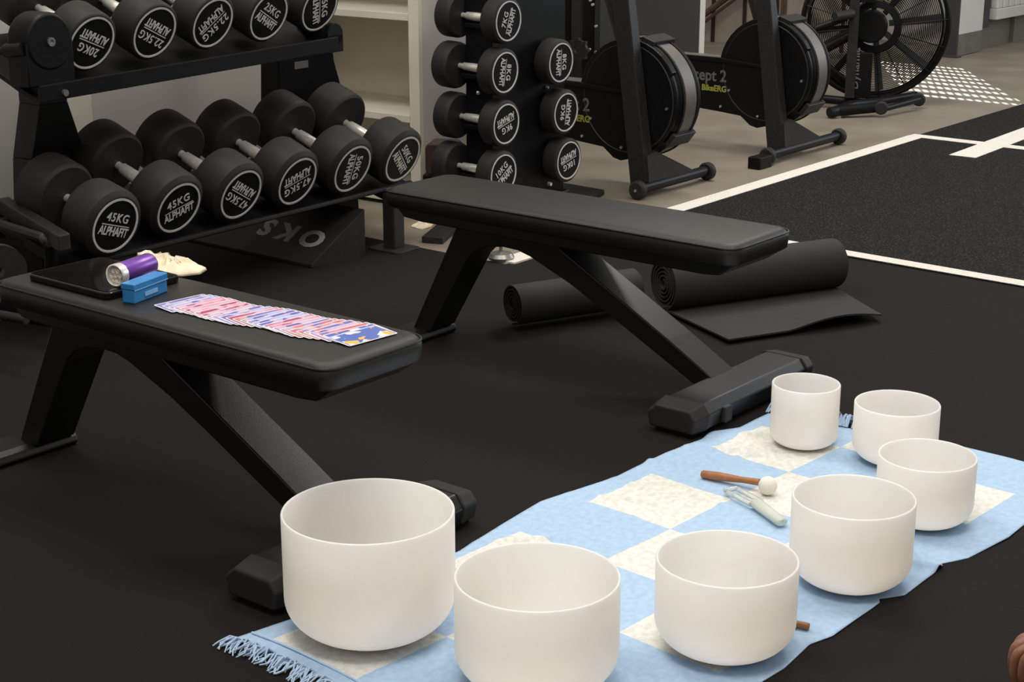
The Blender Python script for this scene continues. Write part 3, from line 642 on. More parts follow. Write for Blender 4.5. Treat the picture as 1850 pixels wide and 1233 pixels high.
    # bolts on the cover
    for x, z in ((-0.335, 0.395), (-0.12, 0.385), (-0.075, 0.345), (-0.30, 0.265), (-0.34, 0.19), (-0.15, 0.165), (-0.09, 0.17)):
        MB().lathe([(0, -0.124), (0.0055, -0.124), (0.0065, -0.117), (0, -0.117)], c=(x, 0, z), axis='y', seg=10).build('bolt', M['bolt'], hs)
    MB().lathe([(0, -0.121), (0.0055, -0.121), (0.0065, -0.114), (0, -0.114)], c=(0.055, 0, 0.335), axis='y', seg=10).build('bolt', M['bolt'], drum)
    # lettering on the cover, seen from the near side (-y)
    tq = loc((c.x, c.y, 0), AZ, onp(*logo, Vector((c.x, c.y, 0))-V*0.12, V)); tx, tz = tq.x, tq.z
    mtx = Matrix(((1, 0, 0, 0), (0, 0, -1, 0), (0, 1, 0, 0), (0, 0, 0, 1)))
    me = text_mesh('concept 2', 0.072, bold=0.0015, sx=0.95); me.transform(Matrix.Translation((tx-0.150, -0.1195, tz)) @ mtx); link('lettering', me, M['print_dim'], hs)
    me = text_mesh('BikeERG', 0.036, bold=0.0012); me.transform(Matrix.Translation((tx-0.075, -0.1195, tz-0.055)) @ mtx); link('lettering', me, M['yellow_print'], hs)
    return t
k1 = (at(1135, 358), at(1279, 326)); k2 = (at(1382, 297), at(1504, 260))
make_bike(k1[0], k1[1], 'black stationary bike with round fan drum standing right of the dumbbell tower', -0.62, (1070, 192))
make_bike(k2[0], k2[1], 'black stationary bike with concept 2 lettering, farther back in front of the plank wall', -0.75, (1317, 140), True)

# ---------------------------------------------------------------- air bike with open fan
fc = atY(1581, 45, 8.65)
toc = math.degrees(math.atan2(fc.x, fc.y))
ab = empty('air_bike', (fc.x, fc.y, 0), toc); tag(ab, 'black air bike with a large open wire fan wheel in front of the pillar', 'air bike')
# local: -y faces the camera
cz = fc.z; FR = 0.372
b = MB()
for k in range(24):
    r_ = 0.135 + k*(FR-0.03-0.135)/23
    d = 0.055*math.sqrt(max(0, 1-((r_-0.10)/(FR-0.08))**2*0.8))
    b.lathe([(r_-0.0022, -0.03-d), (r_, -0.0322-d), (r_+0.0022, -0.03-d), (r_, -0.0278-d)], c=(0, 0, cz), axis='y', seg=72, close=True)
b.build('wire_rings', M['frame_black'], ab)
b = MB()
for k in range(24):
    r_ = 0.14 + k*(FR-0.03-0.14)/23
    b.lathe([(r_-0.0013, 0.07), (r_, 0.0685), (r_+0.0013, 0.07), (r_, 0.0715)], c=(0, 0, cz), axis='y', seg=60, close=True)
b.build('rear_wire_rings', M['frame_black'], ab)
for k in range(16):
    a = 2*math.pi*(k+0.3)/16
    pts = []
    for r_ in (0.10, 0.18, 0.26, 0.32, FR-0.01):
        d = 0.055*math.sqrt(max(0, 1-((max(r_, 0.1)-0.10)/(FR-0.08))**2*0.8)); pts.append((r_*math.cos(a), -0.034-d, cz+r_*math.sin(a)))
    MB().tube(pts, 0.003, 6).build('cage_spoke', M['frame_black'], ab)
for y_, rr, tr_ in ((-0.035, FR-0.006, 0.011), (0.02, FR, 0.010), (0.07, FR-0.008, 0.010), (-0.06, FR-0.035, 0.006)):
    n = 64; pth = [(rr*math.cos(2*math.pi*k/n), y_, cz+rr*math.sin(2*math.pi*k/n)) for k in range(n+1)]
    MB().tube(pth, tr_, 8, caps=False).build('cage_rim', M['frame_black'], ab, smooth=True)
MB().lathe([(0, -0.115), (0.075, -0.115), (0.082, -0.105), (0.085, -0.06), (0, -0.06)], c=(-0.02, 0, cz), axis='y', seg=40).build('hub', M['frame_black'], ab, smooth=True, angle=30)
MB().lathe([(0.095, -0.098), (0.132, -0.092), (0.132, -0.085), (0.095, -0.09)], c=(0, 0, cz), axis='y', seg=48, close=True).build('hub_ring', M['frame_black'], ab, smooth=True, angle=30)
for k in range(8):
    a = 2*math.pi*(k+0.15)/8; ca, sa = math.cos(a), math.sin(a)
    def bl(r_, w_, y_): return (r_*ca-w_*sa, y_, cz+r_*sa+w_*ca)
    MB().loft([bl(0.07, -0.012, -0.012), bl(0.34, -0.020, -0.015), bl(0.34, 0.020, 0.035), bl(0.07, 0.012, 0.03)], [bl(0.07, -0.010, -0.010), bl(0.34, -0.018, -0.013), bl(0.34, 0.022, 0.037), bl(0.07, 0.014, 0.032)]).build('fan_blade', M['frame_grey'], ab)
def la(x, y, Y): return loc(ab.location, toc, atY(x, y, Y))
# posts in front of the fan
xl = la(1530, 100, 8.45).x; xm = la(1548, 100, 8.45).x; xr_ = la(1577, 100, 8.45).x
po = MB().box(xl, xm, -0.22, -0.17, 0.06, 1.1).build('front_post', M['frame_grey'], ab, bevel=0.004)
MB().box(xm, xr_, -0.205, -0.17, 0.06, cz-0.12).build('post_plate', M['frame_black'], ab, bevel=0.003)
MB().box(xm, xr_, -0.205, -0.17, cz+0.13, 1.1).build('upper_plate', M['frame_black'], ab, bevel=0.003)
me = text_mesh('Dynamic', 0.052, bold=0.0008, spacing=1.0, sx=1.15)
me.transform(Matrix.Rotation(rad(90), 4, 'Z')); me.transform(Matrix(((1, 0, 0, (xm+xl)/2*0.30+xm*0.70+0.006), (0, 0, -1, -0.2065), (0, 1, 0, la(1553, 125, 8.44).z), (0, 0, 0, 1)))); link('lettering', me, M['print_dim'], po)
# pedal crank and arm on the left
p1 = la(1472, 52, 8.45); p2 = la(1535, 22, 8.45)
MB().tube([p1, la(1500, 42, 8.45), la(1530, 33, 8.45)], [0.016, 0.018, 0.014], 10).build('swing_arm', M['frame_black'], ab, smooth=True)
MB().tube([la(1508, 30, 8.4), la(1540, 25, 8.45)], 0.024, 12).build('foot_peg', M['frame_grey'], ab, smooth=True)
MB().tube([la(1480, 92, 8.5), la(1535, 62, 8.5)], 0.030, 10).build('crank_link', M['frame_black'], ab, smooth=True)
MB().tube([la(1480, 110, 8.6), la(1532, 152, 8.6)], 0.022, 10).build('lower_link', M['frame_black'], ab, smooth=True)
# feet
MB().tube([la(1440, 172, 8.55), la(1480, 178, 8.55), la(1560, 186, 8.5)], 0.022, 10).build('main_beam', M['frame_black'], ab, smooth=True)
f1 = MB().tube([la(1498, 204, 8.18), la(1512, 201, 8.2), la(1540, 190, 8.35), la(1590, 184, 8.4)], [0.026, 0.028, 0.026, 0.022], 12).build('front_foot', M['frame_black'], ab, smooth=True)
MB().tube([la(1512, 201, 8.2), la(1585, 194, 8.25)], 0.026, 12).build('foot_bar', M['frame_black'], ab, smooth=True)
MB().tube([la(1600, 196, 8.25), la(1660, 180, 8.45)], 0.015, 10).build('side_bar', M['frame_black'], ab, smooth=True)
MB().tube([la(1575, 186, 8.45), la(1655, 172, 8.6)], 0.020, 10).build('side_bar', M['frame_black'], ab, smooth=True)
for x, y, Y in ((1592, 195, 8.22), (1660, 180, 8.5)):
    q = la(x, y, Y)
    MB().lathe([(0, -0.016), (0.026, -0.016), (0.033, -0.010), (0.033, 0.012), (0.026, 0.016), (0, 0.016)], c=(q.x, q.y, q.z), axis='y', seg=26).build('wheel', M['rubber'], ab, smooth=True, angle=30)
q = la(1513, 205, 8.2)
MB().lathe([(0, q.z*0), (0.02, 0.001), (0.02, 0.012), (0.006, 0.018), (0.006, max(q.z, 0.03)), (0, max(q.z, 0.03))], c=(q.x, q.y, 0), seg=14).build('levelling_foot', M['steel'], ab)

# ---------------------------------------------------------------- cable machine behind the tower
cm = empty('cable_machine', atY(1040, 150, 7.6)*1.0, 30); cm.location.z = 0
tag(cm, 'black upright cable machine frame with slotted posts between the tower and the first exercise bike', 'machine')
cl = cm.location.copy()
def lc(x, Y=7.6): return loc(cl, 30, atY(x, 60, Y))
for x0, x1, m in ((1006, 1016, 'frame_grey'), (1016, 1032, 'face_black'), (1032, 1047, 'frame_grey'), (1047, 1074, 'face_black'), (1074, 1084, 'frame_grey')):
    a_, b_ = lc(x0), lc(x1)
    dy = 0.02 if m == 'face_black' else 0.0
    MB().loft([(a_.x, a_.y+dy, 0.0), (b_.x, b_.y+dy, 0.0), (b_.x+0.01, b_.y+0.06, 0.0), (a_.x+0.01, a_.y+0.06, 0.0)], [(a_.x, a_.y+dy, 2.1), (b_.x, b_.y+dy, 2.1), (b_.x+0.01, b_.y+0.06, 2.1), (a_.x+0.01, a_.y+0.06, 2.1)]).build('post' if m != 'face_black' else 'back_plate', M[m], cm)
for x, y in ((1018, 2), (1012, 41), (1068, 0), (1072, 8), (1078, 47), (1066, 89), (1077, 94)):
    q = loc(cl, 30, atY(x, y, 7.55)); MB().lathe([(0, -0.012), (0.006, -0.012), (0.006, 0.0), (0, 0)], c=tuple(q), axis='y', seg=10).build('bolt', M['bolt'], cm)
q = loc(cl, 30, atY(1045, 90, 7.5))
gm = MB().lathe([(0.02, -0.01), (0.045, -0.01), (0.045, 0.01), (0.02, 0.01)], c=tuple(q), axis='y', seg=14, close=True)
for k in range(8):
    a = 2*math.pi*k/8; gm.box(q.x+0.047*math.cos(a)-0.006, q.x+0.047*math.cos(a)+0.006, q.y-0.012, q.y+0.012, q.z+0.047*math.sin(a)-0.006, q.z+0.047*math.sin(a)+0.006)
gm.build('adjust_wheel', M['frame_grey'], cm)
wallseg('wall_recess', Vector((0.30, 9.95, 0)), Vector((0.75, 9.95, 0)), 0.1, 0, 3.0, M['white_paint'])

# ================================================================ rolled mats
def spiral_mat(name, pL, pR, r0, label, tail=None, turns=5.5):
    """pL, pR: floor contact points of the roll's ends"""
    d = (pR-pL); L = d.length; d.normalize(); n = Vector((d.y, -d.x, 0))      # n points to the camera side
    th = 0.005; b = bmesh.new(); N = 150; path = []
    for k in range(N+1):
        f = k/N; a = -math.pi/2 + (1-f)*turns*2*math.pi*(-1 if False else 1); r = 0.012 + (r0-0.012-th)*f
        path.append((r*math.cos(a), r0 + r*math.sin(a)))
    # path ends at the bottom (a=-90): (0, th) then the tail runs out along +n
    last = path[-1]
    if tail:
        for t in tail: path.append((t, th))
    inner, outer = [], []
    for i, (x, z) in enumerate(path):
        a_ = path[max(i-1, 0)]; c_ = path[min(i+1, len(path)-1)]
        tx, tz = c_[0]-a_[0], c_[1]-a_[1]; l = math.hypot(tx, tz) or 1; nx, nz = -tz/l, tx/l
        inner.append((x+nx*th/2, z+nz*th/2)); outer.append((x-nx*th/2, z-nz*th/2))
    cols = []
    S = 16
    for j in range(S+1):
        f = j/S; row = []
        for side in (inner, outer):
            rr = []
            for i, (x, z) in enumerate(side):
                tl_ = max(0, i-N)/max(1, len(path)-1-N)
                lift = 0.0
                ext_ = 1.0
                if tl_ > 0:
                    g = f*f
                    lift = tl_*tl_*0.022*max(0, math.sin((f-0.40)/0.60*math.pi*0.9))*(1 if f > .4 else 0)
                    ext_ = 1.0
                p = pL + d*(f*L + (tl_*-0.085*f if tl_ > 0 else 0)) + n*x*ext_ + Vector((0, 0, max(z, 0.0015)+lift+H1))
                rr.append(b.verts.new(p))
            row.append(rr)
        cols.append(row)
    for A, B in zip(cols, cols[1:]):
        m_ = len(path)
        for i in range(m_-1):
            b.faces.new([A[0][i], A[0][i+1], B[0][i+1], B[0][i]]); b.faces.new([A[1][i+1], A[1][i], B[1][i], B[1][i+1]])
        b.faces.new([A[0][0], B[0][0], B[1][0], A[1][0]]); b.faces.new([A[0][-1], A[1][-1], B[1][-1], B[0][-1]])
    for C_, fl in ((cols[0], 0), (cols[-1], 1)):
        for i in range(len(path)-1):
            b.faces.new([C_[0][i], C_[1][i], C_[1][i+1], C_[0][i+1]] if not fl else [C_[0][i+1], C_[1][i+1], C_[1][i], C_[0][i]])
    mm = MB(); mm.b.free(); mm.b = b
    o = mm.build(name, M['mat_foam'], smooth=True, angle=50); return tag(o, label, 'exercise mat')
spiral_mat('exercise_mat', at(1196, 566, H1), at(1503, 524, H1), 0.080, 'rolled charcoal exercise mat on the rubber floor with its loose end spread out', tail=[0.04+0.31*k/10 for k in range(11)])
spiral_mat('exercise_mat', at(925, 594, H1), at(925, 594, H1)+(at(1500, 519, H1)-at(1196, 566, H1)).normalized()*0.40, 0.062, 'tightly rolled black exercise mat under the middle bench', turns=4.5)

# ================================================================ cloth
CAZ = 42.5   # a direction azimuth
ca, sa = math.cos(rad(CAZ)), math.sin(rad(CAZ))
Ad = Vector((sa, ca, 0)); Bd = Vector((ca, -sa, 0)); CORG = Vector((-0.504, 2.531, 0))
def cw(a, b, z=0.0): return CORG + Ad*a + Bd*b + Vector((0, 0, z))
cm_ = bpy.data.materials.new('checked_cloth'); cm_.use_nodes = True; nt = cm_.node_tree; N = nt.nodes; Lk = nt.links; bs = N['Principled BSDF']
bs.inputs['Roughness'].default_value = 0.9; bs.inputs['Specular IOR Level'].default_value = 0.15
tc = N.new('ShaderNodeTexCoord'); sx = N.new('ShaderNodeSeparateXYZ'); Lk.new(tc.outputs['UV'], sx.inputs[0])
def mth(op, a, b=None):
    n = N.new('ShaderNodeMath'); n.operation = op
    for i_, v in enumerate((a, b)):
        if v is None: continue
        if isinstance(v, (int, float)): n.inputs[i_].default_value = v
        else: Lk.new(v, n.inputs[i_])
    return n.outputs[0]
A_, B_ = sx.outputs[0], sx.outputs[1]
ja = mth('DIVIDE', mth('SUBTRACT', A_, 0.085), 0.2095); jb = mth('DIVIDE', mth('SUBTRACT', B_, 0.052), 0.2095)
ev = mth('MODULO', mth('ADD', mth('FLOOR', ja), mth('FLOOR', jb)), 2.0)
white = mth('LESS_THAN', ev, 0.5)
for lo, hi, c in ((0, 7.45, ja), (0, 3, jb)):
    white = mth('MULTIPLY', white, mth('MULTIPLY', mth('GREATER_THAN', c, lo), mth('LESS_THAN', c, hi)))
n1 = N.new('ShaderNodeTexNoise'); n1.inputs['Scale'].default_value = 70; Lk.new(tc.outputs['UV'], n1.inputs['Vector'])
wr = N.new('ShaderNodeValToRGB'); wr.color_ramp.elements[0].color = (0.66, 0.655, 0.60, 1); wr.color_ramp.elements[1].color = (0.80, 0.79, 0.75, 1)
br_ = N.new('ShaderNodeValToRGB'); br_.color_ramp.elements[0].color = (0.37, 0.52, 0.70, 1); br_.color_ramp.elements[1].color = (0.43, 0.58, 0.76, 1)
for r_ in (wr, br_): r_.color_ramp.elements[0].position = 0.35; r_.color_ramp.elements[1].position = 0.65; Lk.new(n1.outputs['Fac'], r_.inputs['Fac'])
mx = N.new('ShaderNodeMix'); mx.data_type = 'RGBA'; Lk.new(white, mx.inputs[0]); Lk.new(br_.outputs[0], mx.inputs[6]); Lk.new(wr.outputs[0], mx.inputs[7]); Lk.new(mx.outputs[2], bs.inputs['Base Color'])
n2 = N.new('ShaderNodeTexNoise'); n2.inputs['Scale'].default_value = 260; Lk.new(tc.outputs['UV'], n2.inputs['Vector'])
bpn = N.new('ShaderNodeBump'); bpn.inputs['Distance'].default_value = 0.002; Lk.new(mth('ADD', 0.25, mth('MULTIPLY', white, 0.6)), bpn.inputs['Strength']); Lk.new(n2.outputs['Fac'], bpn.inputs['Height']); Lk.new(bpn.outputs['Normal'], bs.inputs['Normal'])
M['cloth'] = cm_
M['fringe'] = mat('fringe', (0.50, 0.64, 0.82), 0.9, noise=((0.42, 0.57, 0.76), 60, 0.3, 0.7))
def interp(tab, x):
    for (x0, y0), (x1, y1) in zip(tab, tab[1:]):
        if x <= x1:
            f = max(0, (x-x0)/(x1-x0)); return y0+(y1-y0)*f
    return tab[-1][1]
top = [(0, 0.0), (0.146, 0.018), (0.55, 0.030), (0.72, 0.000), (0.869, -0.020), (1.0, -0.008), (1.103, 0.004), (1.3, -0.006), (1.43, 0.002), (1.49, -0.012), (1.56, 0.018), (1.64, 0.012), (1.8, 0.01)]
bot = [(0, 0.75), (0.548, 0.75), (0.648, 0.735), (0.70, 0.748), (0.876, 0.739), (0.885, 0.728), (0.93, 0.756), (1.091, 0.747), (1.10, 0.737), (1.16, 0.762), (1.3, 0.775), (1.42, 0.765), (1.8, 0.77)]
creases = [(1.42, 0.16, 20, .010), (1.36, 0.10, 70, .008), (1.50, 0.10, 50, .010), (1.10, 0.20, 100, .006), (0.98, 0.10, 65, .005), (0.885, 0.72, 30, .006), (1.10, 0.72, 70, .008), (1.30, 0.60, 80, .010), (1.22, 0.05, 60, .006), (0.70, 0.10, 40, .006), (1.05, 0.12, 95, .005), (1.00, 0.20, 20, .004), (0.25, 0.6, 60, .004)]
bowl_spots = []   # filled below, used to flatten
BOWLS = [(-0.243, 2.599, 0.232, 0.293), (0.040, 2.413, 0.197, 0.265), (0.357, 2.532, 0.174, 0.237), (0.618, 2.792, 0.178, 0.222), (0.821, 3.076, 0.151, 0.192), (0.837, 3.414, 0.144, 0.184), (0.657, 3.522, 0.154, 0.152)]
def cloth_z(a, b):
    z = 0.0
    for ca_, cb_, ang, h in creases:
        da, db = a-ca_, b-cb_; s_, c_ = math.sin(rad(ang)), math.cos(rad(ang))
        u_, v_ = da*c_+db*s_, -da*s_+db*c_
        z += 1.5*h*math.exp(-(v_/0.011)**2)*math.exp(-(u_/0.08)**2)
    z += 0.0012*(1+math.sin(a*17+b*9)*math.sin(b*23-a*5))
    p = cw(a, b)
    for x, y, H_, D_ in BOWLS:
        d_ = math.hypot(p.x-x, p.y-y)
        z *= min(1, max(0, (d_-D_*0.40)/0.05))
    return z
na, nb = 230, 110; b = bmesh.new(); uvl = b.loops.layers.uv.new('UVMap'); vs = []; uvs = {}
def a_lo(b): return 0.045+0.010*math.sin(b*9)
def a_hi(b): return 1.635+0.10*min(1.0, max(0.0, b/0.45))**1.3+0.008*math.sin(b*14)
CL = 1.70
for i_ in range(na+1):
    a_ = CL*i_/na; t_, bo = interp(top, a_), interp(bot, a_); row = []
    for j in range(nb+1):
        f = j/nb; b_ = t_+(bo-t_)*f
        aa = a_lo(b_)+(a_hi(b_)-a_lo(b_))*i_/na
        v = b.verts.new(cw(aa, b_, H1+0.0012+cloth_z(aa, b_))); uvs[v] = (aa, b_); row.append(v)
    vs.append(row)
for i_ in range(na):
    for j in range(nb):
        f = b.faces.new([vs[i_][j], vs[i_+1][j], vs[i_+1][j+1], vs[i_][j+1]])
        for lp in f.loops: lp[uvl].uv = uvs[lp.vert]
        f.smooth = True
bmesh.ops.recalc_face_normals(b, faces=b.faces)
me = bpy.data.meshes.new('throw_cloth'); b.to_mesh(me); b.free(); me.materials.append(cm_)
cl = bpy.data.objects.new('throw_cloth', me); COL.objects.link(cl); sol = cl.modifiers.new('solid', 'SOLIDIFY'); sol.thickness = 0.0012; sol.offset = 1
tag(cl, 'light blue fringed cotton throw with white squares spread under the bowls', 'cloth')
random.seed(3); b = MB()
for k in range(300):
    end = 0 if k < 210 else 1; f = random.random(); b_ = 0.004+(0.742*f if end == 0 else 0.24*f)
    a0_ = (a_lo(b_)+0.002 if end == 0 else a_hi(b_)-0.002); s_ = -1 if end == 0 else 1; ln = random.uniform(0.030, 0.052)
    off = random.uniform(-0.018, 0.018); off2 = off+random.uniform(-0.012, 0.012); h_ = random.uniform(0.002, 0.014) if end == 0 else random.uniform(0.01, 0.03)
    b.tube([cw(a0_, b_, H1+0.0038), cw(a0_+s_*ln*0.4, b_+off*0.4, H1+0.005+h_), cw(a0_+s_*ln*0.8, b_+off, H1+0.004+h_*0.5), cw(a0_+s_*ln, b_+off2, H1+0.003)], [0.0020, 0.0018, 0.0016, 0.0012], 5)
fr = b.build('fringe', M['fringe'], cl, smooth=True); fr['kind'] = 'stuff'
fr.matrix_parent_inverse = Matrix.Identity(4)
hm = MB().tube([cw(0.075+0.010*math.sin((0.01+0.74*k/20)*9), 0.01+0.74*k/20, H1+0.0035+cloth_z(0.03, 0.01+0.74*k/20)) for k in range(21)], 0.0022, 6).build('hem', M['fringe'], cl, smooth=True)

# ================================================================ singing bowls
TOPC = H1+0.0026
bl_lab = ['tallest and widest white frosted bowl at the left front corner of the blue cloth',
          'large white frosted bowl cut off by the bottom edge of the picture',
          'white frosted bowl with a wooden stick end poking out behind its right side',
          'white frosted bowl just right of the mallet and clear fork',
          'white frosted bowl at the right, in front of the two smallest ones',
          'small wide white frosted bowl at the back right, partly hidden by another bowl',
          'smallest white frosted bowl, narrow and tall, farthest back next to the bench foot']
for k, (x, y, H_, D_) in enumerate(BOWLS):
    t = empty('singing_bowl', (x, y, TOPC), 0); tag(t, bl_lab[k], 'bowl')
    Rr = D_/2; th = 0.0045; H_ = H_-TOPC; cr = Rr*0.62 if k < 6 else Rr*0.5
    pr = [(0.0, 0.0), (Rr*0.25, 0.0), (Rr-cr, 0.0006)]
    for j in range(1, 15):
        a = rad(-90+90*j/14); pr.append((Rr-cr*1.0+cr*math.cos(a), cr*0.78+cr*0.78*math.sin(a)))
    pr += [(Rr, H_*0.6), (Rr, H_-0.0025), (Rr-0.001, H_-0.0006), (Rr-th/2, H_), (Rr-th+0.001, H_-0.0006), (Rr-th, H_-0.0025), (Rr-th, H_*0.6)]
    for j in range(14, 0, -1):
        a = rad(-90+90*j/14); pr.append((Rr-cr+(cr-th)*math.cos(a), cr*0.78+(cr*0.78-th)*math.sin(a)))
    pr += [(Rr-cr, th+0.0006), (0.0, th)]
    MB().lathe(pr, seg=96).build('bowl_body', M['quartz'], t, smooth=True, angle=60)

# ---------------------------------------------------------------- mallets and crystal fork
def mallet(p0, p1, ball, rb, label, rh=(0.0085, 0.0095, 0.0085, 0.0065, 0.0075)):
    d = (p1-p0); n = len(rh); t = empty('mallet', (p0+p1)/2, 0); tag(t, label, 'mallet')
    c = t.location
    MB().tube([p0-c+d*0.0, p0-c+d*0.02, p0-c+d*0.3, p0-c+d*0.7, p0-c+d], [rh[0]*0.8, rh[0], rh[1], rh[3], rh[4]], 16).build('handle', M['mallet_wood'], t, smooth=True, angle=60)
    if ball is not None:
        q = ball-c; pr = [(rb*math.sin(rad(a)), -rb*math.cos(rad(a))) for a in range(0, 181, 12)]; pr[0] = (0, -rb); pr[-1] = (0, rb)
        MB().lathe(pr, c=tuple(q), seg=28).build('head', M['felt'], t, smooth=True, angle=180)
    return t
zc_ = TOPC+0.009
m0 = at(1268, 857, zc_); m1 = at(1372, 872, zc_+0.010); mbp = at(1387, 878, TOPC+0.020)
mallet(m0, m1, mbp, 0.0195, 'brown wooden mallet with white round felt head lying on the blue cloth')
n0 = at(1462, 1133, TOPC+0.007); n1_ = at(1405, 1120, TOPC+0.009)
mallet(n0, n1_, None, 0, 'end of a thin brown wooden stick poking out behind the front bowl', rh=(0.006, 0.006, 0.006, 0.006, 0.006))
tf = empty('crystal_fork', at(1370, 915, TOPC), 0); tag(tf, 'clear glass two-pronged fork with frosted handle lying on the cloth', 'tuning fork')
fo = tf.location
A1 = at(1322, 886, TOPC+0.012)-fo; A2 = at(1364, 908, TOPC+0.012)-fo; Bq = at(1414, 945, TOPC+0.012)-fo
dv = (Bq-A1).normalized(); nv = Vector((-dv.y, dv.x, 0))
for s in (-1, 1):
    MB().tube([A1+nv*s*0.014, A2+nv*s*0.014, A2+nv*s*0.010+dv*0.01], 0.0055, 10).build('prong', M['glass'], tf, smooth=True)
MB().tube([A2+dv*0.0, A2+dv*0.006, Bq-dv*0.004, Bq], [0.013, 0.0155, 0.0135, 0.010], 14, flat=0.65).build('handle', M['glass_frost'], tf, smooth=True, angle=60)
MB().tube([A1-dv*0.004+nv*0.015, A1-dv*0.004-nv*0.015], 0.0055, 10).build('bridge', M['glass'], tf, smooth=True)

# ================================================================ things on the near bench
PT = H1+0.427
tb = empty('tablet', (0, 0, PT), AZ)
q = [at(60, 489, PT+0.016), at(176, 452, PT+0.016), at(340, 497, PT+0.016), at(243, 540, PT+0.016)]
# rectangle fitted to the visible corners
tc0 = at(48, 494, PT+0.015); ux, vx = U, V
tb.location = (tc0.x, tc0.y, PT)
tag(tb, 'glossy black tablet lying on the left end of the near bench under the torch', 'tablet')
body = MB().prism(rrect(0.0, 0.262, 0.0, 0.192, 0.015, 5), 'z', 0.0005, 0.015).build('body', M['gloss_black'], tb, bevel=0.003, seg=3)
MB().prism(rrect(0.008, 0.254, 0.008, 0.184, 0.01, 5), 'z', 0.0151, 0.0158).build('screen', M['gloss_black'], tb)
for k in range(8): pass
ZT = PT+0.0165
fl0 = at(208, 500, ZT+0.021); fl1 = at(268, 479, ZT+0.021); fd = fl1-fl0
tr_ = empty('torch', (fl0.x, fl0.y, ZT), 0); tag(tr_, 'short purple metal torch lying on the tablet, lens facing the room', 'torch')
faz = math.degrees(math.atan2(fd.x, fd.y)); tr_.rotation_euler = (0, 0, -rad(faz)); fL = fd.length*1.05; r_ = 0.023
MB().lathe([(0, 0.012), (r_*0.95, 0.012), (r_, 0.016), (r_, fL-0.004), (r_*0.93, fL), (0, fL)], c=(0, 0, r_), axis='y', seg=36).build('barrel', M['purple'], tr_, smooth=True, angle=30)
bz = MB().lathe([(r_*0.99, 0.018), (r_*1.02, 0.012), (r_*1.02, 0.0), (r_*0.93, -0.002), (r_*0.88, 0.0), (r_*0.88, 0.01), (0.0, 0.011)], c=(0, 0, r_), axis='y', seg=36).build('bezel', M['chrome'], tr_, smooth=True, angle=30)
for k in range(7):
    a = 2*math.pi*k/6; rr = 0 if k == 6 else 0.0105
    MB().lathe([(0.0, 0.009), (0.0028, 0.008), (0.0046, 0.002), (0.005, 0.0018), (0.0035, 0.009)], c=(rr*math.cos(a), 0, r_+rr*math.sin(a)), axis='y', seg=14).build('reflector', M['chrome'], bz, smooth=True)
tn = empty('tin', at(258, 543, PT), AZ)
ta = at(244, 550, PT); tb_ = at(303, 527, PT); td = tb_-ta; taz = math.degrees(math.atan2(td.x, td.y)); TL = td.length
tn.location = (ta.x, ta.y, PT); tn.rotation_euler = (0, 0, -rad(taz)); tag(tn, 'small bright blue tin box standing on the near bench beside the torch', 'tin')
hgt_ = 0.040
MB().box(-0.030, 0.0, 0, TL, 0.0, hgt_*0.68).build('box', M['blue_tin'], tn, bevel=0.002, seg=2)
MB().box(-0.0315, 0.0015, -0.0015, TL+0.0015, hgt_*0.68, hgt_).build('lid', M['blue_tin'], tn, bevel=0.002, seg=2)
MB().box(0.0002, 0.0022, TL*0.30, TL*0.68, hgt_*0.22, hgt_*0.42).build('label_strip', M['pale_blue'], tn)
for x_ in (-0.0008, ): MB().box(0.0, 0.0024, 0.0, TL, hgt_*0.66, hgt_*0.69).build('seam', M['pale_blue'], tn)
# shift the tin off the tablet edge
pz = PT
crumple('drawstring_pouch', [at(x, y, PT)[:2] for x, y in ((262, 476), (247, 462), (256, 459), (285, 472), (330, 480), (358, 482), (374, 488), (362, 496), (330, 500), (296, 499), (275, 490))], PT, 0.030, M['cotton'], 7, 'pouch', 'crumpled cream cotton pouch on the near bench behind the torch')

